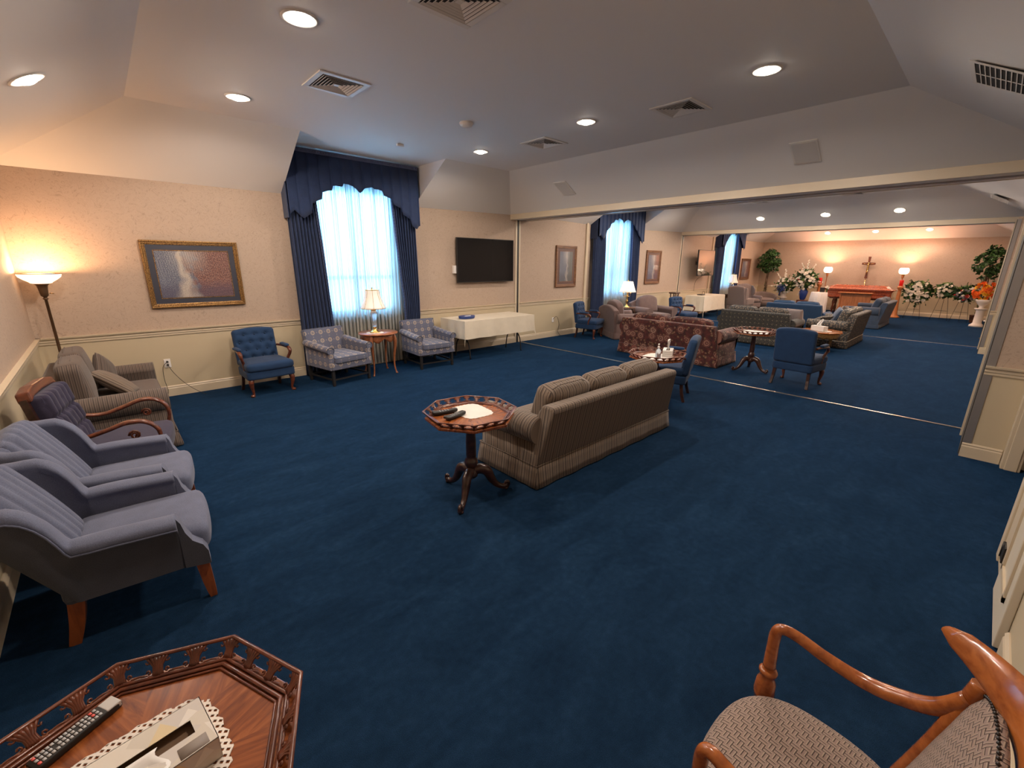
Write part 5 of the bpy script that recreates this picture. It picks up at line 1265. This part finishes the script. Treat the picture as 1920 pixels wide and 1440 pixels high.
def bar(u, v):
    a = radians(-35+250*u); r = .37+.03*v; return (r*cos(a), r*sin(a), .30+v*(.24+.16*sin(pi*u)**2))
mb.grid(bar, 30, 5).obj('backrest', 'wing_grey', t, solid=-.07)
for k in range(4): MB().tube([(.27*cos(radians(45+90*k)), .27*sin(radians(45+90*k)), .15), (.29*cos(radians(45+90*k)), .29*sin(radians(45+90*k)), 0)], .018, 6).obj('leg', 'walnut', t)
st = make_round_table('small dark lamp table between the far wing chairs', .26, .66, 'lamp_table', 'walnut'); put(st, 18.22, 6.98, 0)
dup(lp, 'lit crystal lamp with cream shade between the far wing chairs', (18.20, 6.98, .662), 0).scale = (1.1, 1.1, 1.18)
light('bulb', 'POINT', (18.20, 6.98, 1.25), 4, (1, .70, .42), .04)
b = BOX(-.09, .09, -.05, .05, 0, .20).obj('mantel_clock', 'walnut', bevel=.01); tag(b, 'small dark box clock beside the far crystal lamp', 'clock'); b.location = (18.36, 6.84, .662)
# foliage helpers
def leaves(mb, pts, rnd, size, mis=(0, 1)):
    for p in pts:
        d = Vector((rnd.gauss(0, 1), rnd.gauss(0, 1), rnd.gauss(0, .8)-.3)).normalized(); u = d.orthogonal().normalized(); u = Matrix.Rotation(rnd.random()*6.28, 3, d) @ u
        s = size*rnd.uniform(.6, 1.25); q = Vector(p); mb.quad([q-u*s*.28, q+d*s*.5-u*.0, q+u*s*.28, q-d*s*.5], rnd.choice(mis))
def ball_pts(n, c, r, rnd, lo=.45):
    P = []
    while len(P) < n:
        v = Vector((rnd.uniform(-1, 1), rnd.uniform(-1, 1), rnd.uniform(-1, 1)))
        if lo < v.length < 1: P.append((c[0]+v.x*r[0], c[1]+v.y*r[1], c[2]+v.z*r[2]))
    return P
def make_ficus(label, x, y, zc, r, trunk_lean=0, seed=1, h2=None):
    rnd = random.Random(seed); t = thing('ficus_tree', label, 'tree', (x, y, 0)); mb = MB()
    leaves(mb, [(p[0], p[1]+.05*sin(p[2]*19), p[2]) for p in ball_pts(1300, (0, 0, zc), r, rnd, .3) if sin(p[1]*17+p[2]*13) > -.75], rnd, .12); leaves(mb, ball_pts(260, (r[0]*.1, 0, zc+r[2]*.8), (r[0]*.5, r[1]*.5, r[2]*.4), rnd, .1), rnd, .10)
    MB().lathe([(.13, 0), (.16, .24), (.17, .25), (.15, .26), (0, .25)], 20, cap=False).obj('pot', 'walnut', t)
    m2 = MB()
    for k in range(3):
        P = [(.03*cos(2.1*k), .03*sin(2.1*k), .24)]+[(.035*cos(2.1*k+j*.9), .035*sin(2.1*k+j*.9), .24+(zc-.24)*j/8) for j in range(1, 9)]; m2.tube(P, .017, 6, res=3)
    m2.obj('trunk', 'trunk', t); mb.obj('foliage', ['leaf_dark', 'leaf_mid'], t); mv = MB(); leaves(mv, [(.05*cos(k), .05*sin(k), .3+k*.012) for k in range(60)], rnd, .07); mv.obj('vine', ['leaf_dark', 'leaf_light'], t)
    return t
make_ficus('round-headed ficus tree in the far left corner', 21.35, 6.78, 1.90, (.46, .46, .46), 0, 3)
make_ficus('dark leafy ficus half hidden by the far right pillar', 20.9, .20, 1.86, (.50, .42, .50), 0, 4)
def blossom(mb, c, r, rnd, mi, n=9):
    """a double bloom: two whorls of cupped petals"""
    ax = Vector((rnd.uniform(-1, -.2), rnd.uniform(-.7, .7), rnd.uniform(0, .9))).normalized(); u = ax.orthogonal().normalized(); v = ax.cross(u); c = Vector(c)
    for wh, (rr, up, k) in enumerate(((1, .15, n), (.62, .45, 6))):
        for j in range(k):
            a = 2*pi*(j+wh*.5)/k; d = u*cos(a)+v*sin(a); s = u*cos(a+pi/2)+v*sin(a+pi/2)
            mb.quad([c, c+d*r*rr*.6+s*r*.34+ax*r*up, c+d*r*rr+ax*r*(up+.12), c+d*r*rr*.6-s*r*.34+ax*r*up], mi)
    mb.ball(c+ax*r*.15, r*.28, 6, mi)
def make_flowers(name, label, loc, hgt, spread, blooms, spikes, seed, mats, leafn=260, fan=False, drop=.35, lsize=.16):
    """blooms: list of (material index, count, radius)"""
    rnd = random.Random(seed); t = thing(name, label, 'flowers', loc); lm = MB()
    leaves(lm, ball_pts(leafn, (0, 0, hgt), (spread*.6, spread, spread*.9), rnd, .1), rnd, lsize, (0, 1, 2))
    for k in range(26 if fan else 14):   # outer blades of palm and fern
        a = rnd.uniform(0, 2*pi); L = spread*rnd.uniform(1.0, 1.35); e = Vector((-.1*rnd.random(), cos(a)*L, hgt+sin(a)*L*1.05)); s0 = Vector((0, cos(a)*.1, hgt)); lm.tube([s0, (s0+e)/2+Vector((-.05, 0, .03)), e], [.006, .012, .002], 4, mi=rnd.choice((0, 1)), flat=.2)
        for j in range(7): f = .3+.1*j; q = s0+(e-s0)*f; leaves(lm, [q+Vector((-.03, 0, 0))], rnd, .10, (0, 1))
    lm.obj('foliage', ['leaf_dark', 'leaf_mid', 'leaf_light'], t)
    for mat, cnt, r in blooms:
        bm = MB()
        for k in range(cnt):
            a = rnd.uniform(0, 2*pi); q = spread*.86*sqrt(rnd.random()); blossom(bm, (-spread*.45*(1-(q/spread)**2)-.06, q*cos(a), hgt+q*sin(a)*1.02-.02), r*rnd.uniform(.75, 1.2), rnd, 0)
        bm.obj('blossoms', mat, t)
    if spikes:
        sm = MB(); stem = MB()
        for (dy, dz) in spikes:
            L = Vector((-.05, dy, dz)); stem.tube([(0, 0, hgt), tuple(Vector((0, 0, hgt))+L)], .005, 5)
            for j in range(13): f = .45+.55*j/12; q = Vector((0, 0, hgt))+L*f; blossom(sm, (q.x-.02+rnd.uniform(-.02, .02), q.y+rnd.uniform(-.025, .025), q.z), .042*(1.25-f*.6), rnd, 0, 5)
        so = sm.obj('flower_spikes', 'petal_white', t); stem.obj('stems', 'leaf_mid', so)
    return t
# left of the casket
p = thing('pedestal', 'low white pedestal stand under the blue-ribboned arrangement', 'pedestal', (20.9, 5.92, 0))
MB().lathe([(.17, 0), (.17, .04), (.10, .07), (.08, .12), (.075, .40), (.10, .44), (.16, .46), (.16, .50)], 24).obj('column', 'urn_white', p)
f = make_flowers('flower_arrangement', 'white flower arrangement with blue ribbon on low white pedestal', (20.9, 5.92, .502), .45, .36, [('petal_white', 34, .055)], [(.30, .50), (.02, .66), (-.32, .48), (.55, -.02), (-.50, .02)], 5, 0, 240)
MB().lathe([(.08, 0), (.11, .06), (.12, .16), (.10, .18), (0, .18)], 18, cap=False).obj('pot', 'urn_white', f)
mb = MB(); rnd = random.Random(8)
for k in range(12): a = k*.9; mb.tube([(-.26, 0, .40), (-.34, .13*cos(a), .38+.11*sin(a)), (-.30, .17*cos(a+.5), .37+.14*sin(a+.5)), (-.26, .02, .40)], .02, 6, res=3, flat=.25)
mb.tube([(-.28, 0, .38), (-.30, .05, .2), (-.26, .09, .06)], .03, 4, res=3, flat=.2); mb.obj('ribbon', 'ribbon_blue', f)
p = thing('pedestal', 'plain wooden stand holding the blue vase left of casket', 'pedestal', (20.5, 5.10, 0)); BOX(-.16, .16, -.16, .16, 0, .45).obj('block', 'mahogany', p, bevel=.01)
f = make_flowers('vase_of_flowers', 'tall white flower arrangement in glossy blue vase beside cloth-covered table', (20.5, 5.10, .452), .80, .42, [('petal_white', 44, .065), ('petal_red', 2, .05)], [(.20, .62), (-.02, .72), (-.26, .58), (-.62, -.10), (.5, -.05), (.15, -.62)], 6, 0, 340, True)
MB().lathe([(.07, 0), (.10, .05), (.14, .22), (.15, .32), (.11, .40), (.08, .44), (.10, .48), (0, .46)], 24, cap=False).obj('vase', 'vase_blue', f)
t = thing('draped_table', 'small round table in pleated white cloth left of the casket', 'table', (20.3, 4.52, 0))
MB().lathe([(.30, .02), (.285, .5), (.265, .775), (.255, .79), (0, .792)], 96, cap=False, wob=lambda a, z: 1+(.05*sin(a*18) if z < .76 else 0)).obj('cloth', 'paper_white', t)
b = BOX(-.05, .05, -.07, .07, 0, .17).obj('memorial_box', 'black', bevel=.008); tag(b, 'small black box on the pleated white round table', 'box'); b.location = (20.3, 4.44, .794)
f = thing('small_bouquet', 'few white blooms standing on the pleated white table', 'flowers', (20.32, 4.30, .794)); mb = MB(); [blossom(mb, (-.02, .05*k-.05, .17+.03*(k % 2)), .06, rnd, 0) for k in range(3)]; mb.obj('blossoms', 'petal_white', f); MB().tube([(0, 0, 0), (0, 0, .16)], .02, 6).obj('stems', 'leaf_mid', f)
# torchieres with round globes either side of the casket
g1 = make_torchiere('globe torchiere left of the casket, glowing against peach wall', 1.60, .15, 'none')
for ch in [c for c in bpy.data.objects if c.parent == g1 and c.name.startswith(('base', 'pole', 'socket'))]: ch.data.materials[0] = M['oak']
MB().lathe([(.055, 1.495), (.11, 1.51), (.142, 1.56), (.150, 1.62), (.138, 1.68), (.115, 1.71), (.105, 1.72)], 32, cap=False).obj('glass_globe', 'globe_glow', g1, solid=.003)
g1['group'] = 'globe torchieres beside the casket'; put(g1, 21.6, 4.66, 0)
dup(g1, 'globe torchiere right of the casket, behind the red candle', (21.6, 2.34, 0), 0)
for y in (4.66, 2.34): light('bulb', 'POINT', (21.6, y, 1.64), 90, (1, .46, .26), .04)
def make_candle(label):
    t = thing('candle_stand', label, 'candle stand', (0, 0, 0), 0, 'carved candle stands beside the casket')
    MB().lathe([(.17, 0), (.17, .03), (.13, .06), (.10, .10), (.085, .16), (.065, .5), (.05, .9), (.045, .96), (.07, 1.0), (.09, 1.06), (.075, 1.10), (.05, 1.11)], 8).obj('column', 'oak', t)
    MB().lathe([(.055, 1.11), (.058, 1.30), (.052, 1.31)], 20, cap=False).lathe([(0, 1.112), (.05, 1.112)], 20, cap=False).obj('candle_glass', 'candle_red', t, solid=.003)
    return t
k1 = make_candle('carved wooden candle stand with red glass left of casket'); put(k1, 20.98, 4.72, 0)
dup(k1, 'carved wooden candle stand with red glass right of casket', (20.75, 2.24, 0), 0)
# casket on its bier
t = thing('casket', 'closed glossy red-brown wooden casket on a bier at the far wall', 'casket', (21.15, 3.45, 0))
mb = MB()
def cas(mb, rings):
    b = len(mb.v)
    for (hx, hy, z, ch) in rings: mb.v += [(-hx, -hy+ch, z), (-hx, hy-ch, z), (-hx+ch, hy, z), (hx-ch, hy, z), (hx, hy-ch, z), (hx, -hy+ch, z), (hx-ch, -hy, z), (-hx+ch, -hy, z)]
    for i in range(len(rings)-1):
        for k in range(8): k2 = (k+1) % 8; mb.face((b+i*8+k, b+i*8+k2, b+(i+1)*8+k2, b+(i+1)*8+k))
    mb.face([b+k for k in range(8)]); mb.face([b+(len(rings)-1)*8+k for k in range(8)])
cas(mb, [(.31, 1.01, .60, .05), (.33, 1.03, .62, .05), (.33, 1.03, .66, .05), (.30, 1.00, .68, .05), (.30, 1.0, .84, .05), (.33, 1.03, .87, .05), (.34, 1.04, .90, .05)]); mb.obj('body', 'casket_wood', t, bevel=.008)
mb = MB(); cas(mb, [(.35, 1.05, .905, .07), (.355, 1.055, .93, .07), (.33, 1.03, .95, .08), (.27, .97, .985, .09), (.25, .95, .99, .09), (.17, .86, 1.06, .10), (.10, .80, 1.085, .08)]); mb.obj('lid', 'casket_wood', t, bevel=.008)
mb = MB().tube([(-.36, -.85, .78), (-.36, .85, .78)], .014, 8); [mb.box(-.365, -.30, y-.03, y+.03, .76, .80) for y in (-.8, -.4, 0, .4, .8)]; mb.obj('handle', 'casket_wood', t)
t = thing('bier', 'dark turned bier stand beneath the casket', 'stand', (21.15, 3.45, 0)); BOX(-.26, .26, -.85, .85, .55, .598).obj('top', 'mahogany', t, bevel=.01)
for sx in (-1, 1):
    for sy in (-1, 1): MB().lathe([(.035, 0), (.02, .06), (.05, .16), (.025, .30), (.05, .42), (.03, .55)], 14, (sx*.2, sy*.7, 0)).obj('leg', 'mahogany', t)
t = thing('kneeler', 'light oak prayer kneeler with sloping top before the casket', 'kneeler', (20.3, 3.40, 0))
BOX(-.12, .16, -.51, .51, .80, .835).obj('top_rail', 'oak', t, bevel=.008); BOX(.06, .10, -.42, .42, .10, .80).obj('panel', 'oak', t)
for sd in (-1, 1): MB().prism([(-.02, 0), (.14, 0), (.14, .80), (.02, .80), (.03, .4), (-.02, .3)], sd*.44-.02, sd*.44+.02, 'y').obj('side', 'oak', t, bevel=.006)
BOX(-.34, .06, -.42, .42, .04, .12).obj('base', 'oak', t, bevel=.006); MB().rbox((-.16, 0, .15), (.15, .38, .035), .03, 6).obj('knee_pad', 'navy_velvet', t)
# crucifix on a slim floor pole
t = thing('crucifix', 'wooden crucifix on slim pole standing behind the casket', 'crucifix', (21.8, 3.44, 0))
mb = MB().prism([(-.05, 1.31), (.045, 1.31), (.030, 1.55), (.028, 1.80), (.19, 1.82), (.21, 1.83), (.21, 1.89), (.19, 1.90), (.03, 1.91), (.045, 2.12), (-.045, 2.12), (-.03, 1.91), (-.19, 1.90), (-.21, 1.89), (-.21, 1.83), (-.19, 1.82), (-.028, 1.80), (-.030, 1.55)], -.02, .02, 'x'); mb.obj('cross', 'mahogany', t, bevel=.005)
MB().lathe([(.14, 0), (.14, .02), (.02, .04), (.009, .06), (.009, 1.31)], 16).obj('pole', 'brass', t)
sk = MB(); sk.tube([(-.035, .0, 1.86), (-.04, 0, 1.78), (-.04, 0, 1.70), (-.042, 0, 1.62)], [.020, .026, .020, .022], 8, res=2); sk.ball((-.045, 0, 1.885), .019, 8)
for sd in (-1, 1): sk.tube([(-.035, sd*.015, 1.83), (-.03, sd*.08, 1.845), (-.028, sd*.15, 1.865)], [.011, .009, .007], 6); sk.tube([(-.042, sd*.011, 1.62), (-.055, sd*.014, 1.54), (-.035, sd*.006, 1.45)], [.013, .011, .007], 6)
sk.obj('corpus', 'brass', t)
# flower easels right of the casket
def easel(label, x, y, hgt, spread, blooms, spikes, seed, leafn, fan=True, lsize=.16):
    f = make_flowers('standing_spray', label, (x, y, 0), hgt, spread, blooms, spikes, seed, 0, leafn, fan, lsize=lsize); mb = MB()
    for sd in (-1, 1): mb.tube([(.02, sd*.03, hgt+.25), (-.12, sd*.22, 0)], .006, 6)
    mb.tube([(.03, 0, hgt+.2), (.25, 0, 0)], .006, 6); mb.tube([(-.08, -.15, .32), (-.08, .15, .32)], .005, 6); mb.obj('wire_easel', 'black', f); return f
easel('large white flower spray on wire easel beside the right torchiere', 21.05, 1.78, .92, .42, [('petal_white', 52, .06)], None, 11, 420)
easel('smaller white spray with broad leaves on wire easel, middle of three', 21.1, 1.08, .98, .25, [('petal_white', 24, .062)], None, 12, 150, False, .26)
easel('slate and white flower spray with red blooms on rightmost wire easel', 20.9, .58, .92, .28, [('petal_slate', 14, .06), ('petal_white', 12, .05), ('petal_red', 5, .06)], None, 13, 300)
t = thing('pedestal_urn', 'white classical urn on pedestal at the far right pillar', 'urn', (19.62, .13, 0))
MB().lathe([(.17, 0), (.17, .05), (.12, .09), (.10, .12), (.095, .48), (.12, .52), (.15, .54), (.15, .56)], 28, wob=lambda a, z: 1-.03*abs(sin(a*8)) if .12 < z < .48 else 1).obj('column', 'urn_white', t)
MB().lathe([(.07, .56), (.05, .60), (.09, .66), (.15, .74), (.19, .82), (.17, .83), (0, .80)], 28, cap=False).obj('urn', 'urn_white', t)
f = make_flowers('orange_bouquet', 'orange and yellow lily bouquet filling the white urn', (19.62, .15, .80), .28, .30, [('petal_orange', 26, .075), ('petal_yellow', 18, .065)], None, 15, 160, False)
t = thing('umbrella_stand', 'low black stand at the foot of the far right pillar', 'stand', (16.4, -.10, 0)); MB().lathe([(.10, 0), (.10, .02), (.08, .03), (.09, .42), (.11, .45), (0, .44)], 20, cap=False).obj('bin', 'black', t); MB().tube([(.1*cos(k*pi/8), .1*sin(k*pi/8), .455) for k in range(16)], .012, 6, closed=True).obj('rim', 'urn_white', t)
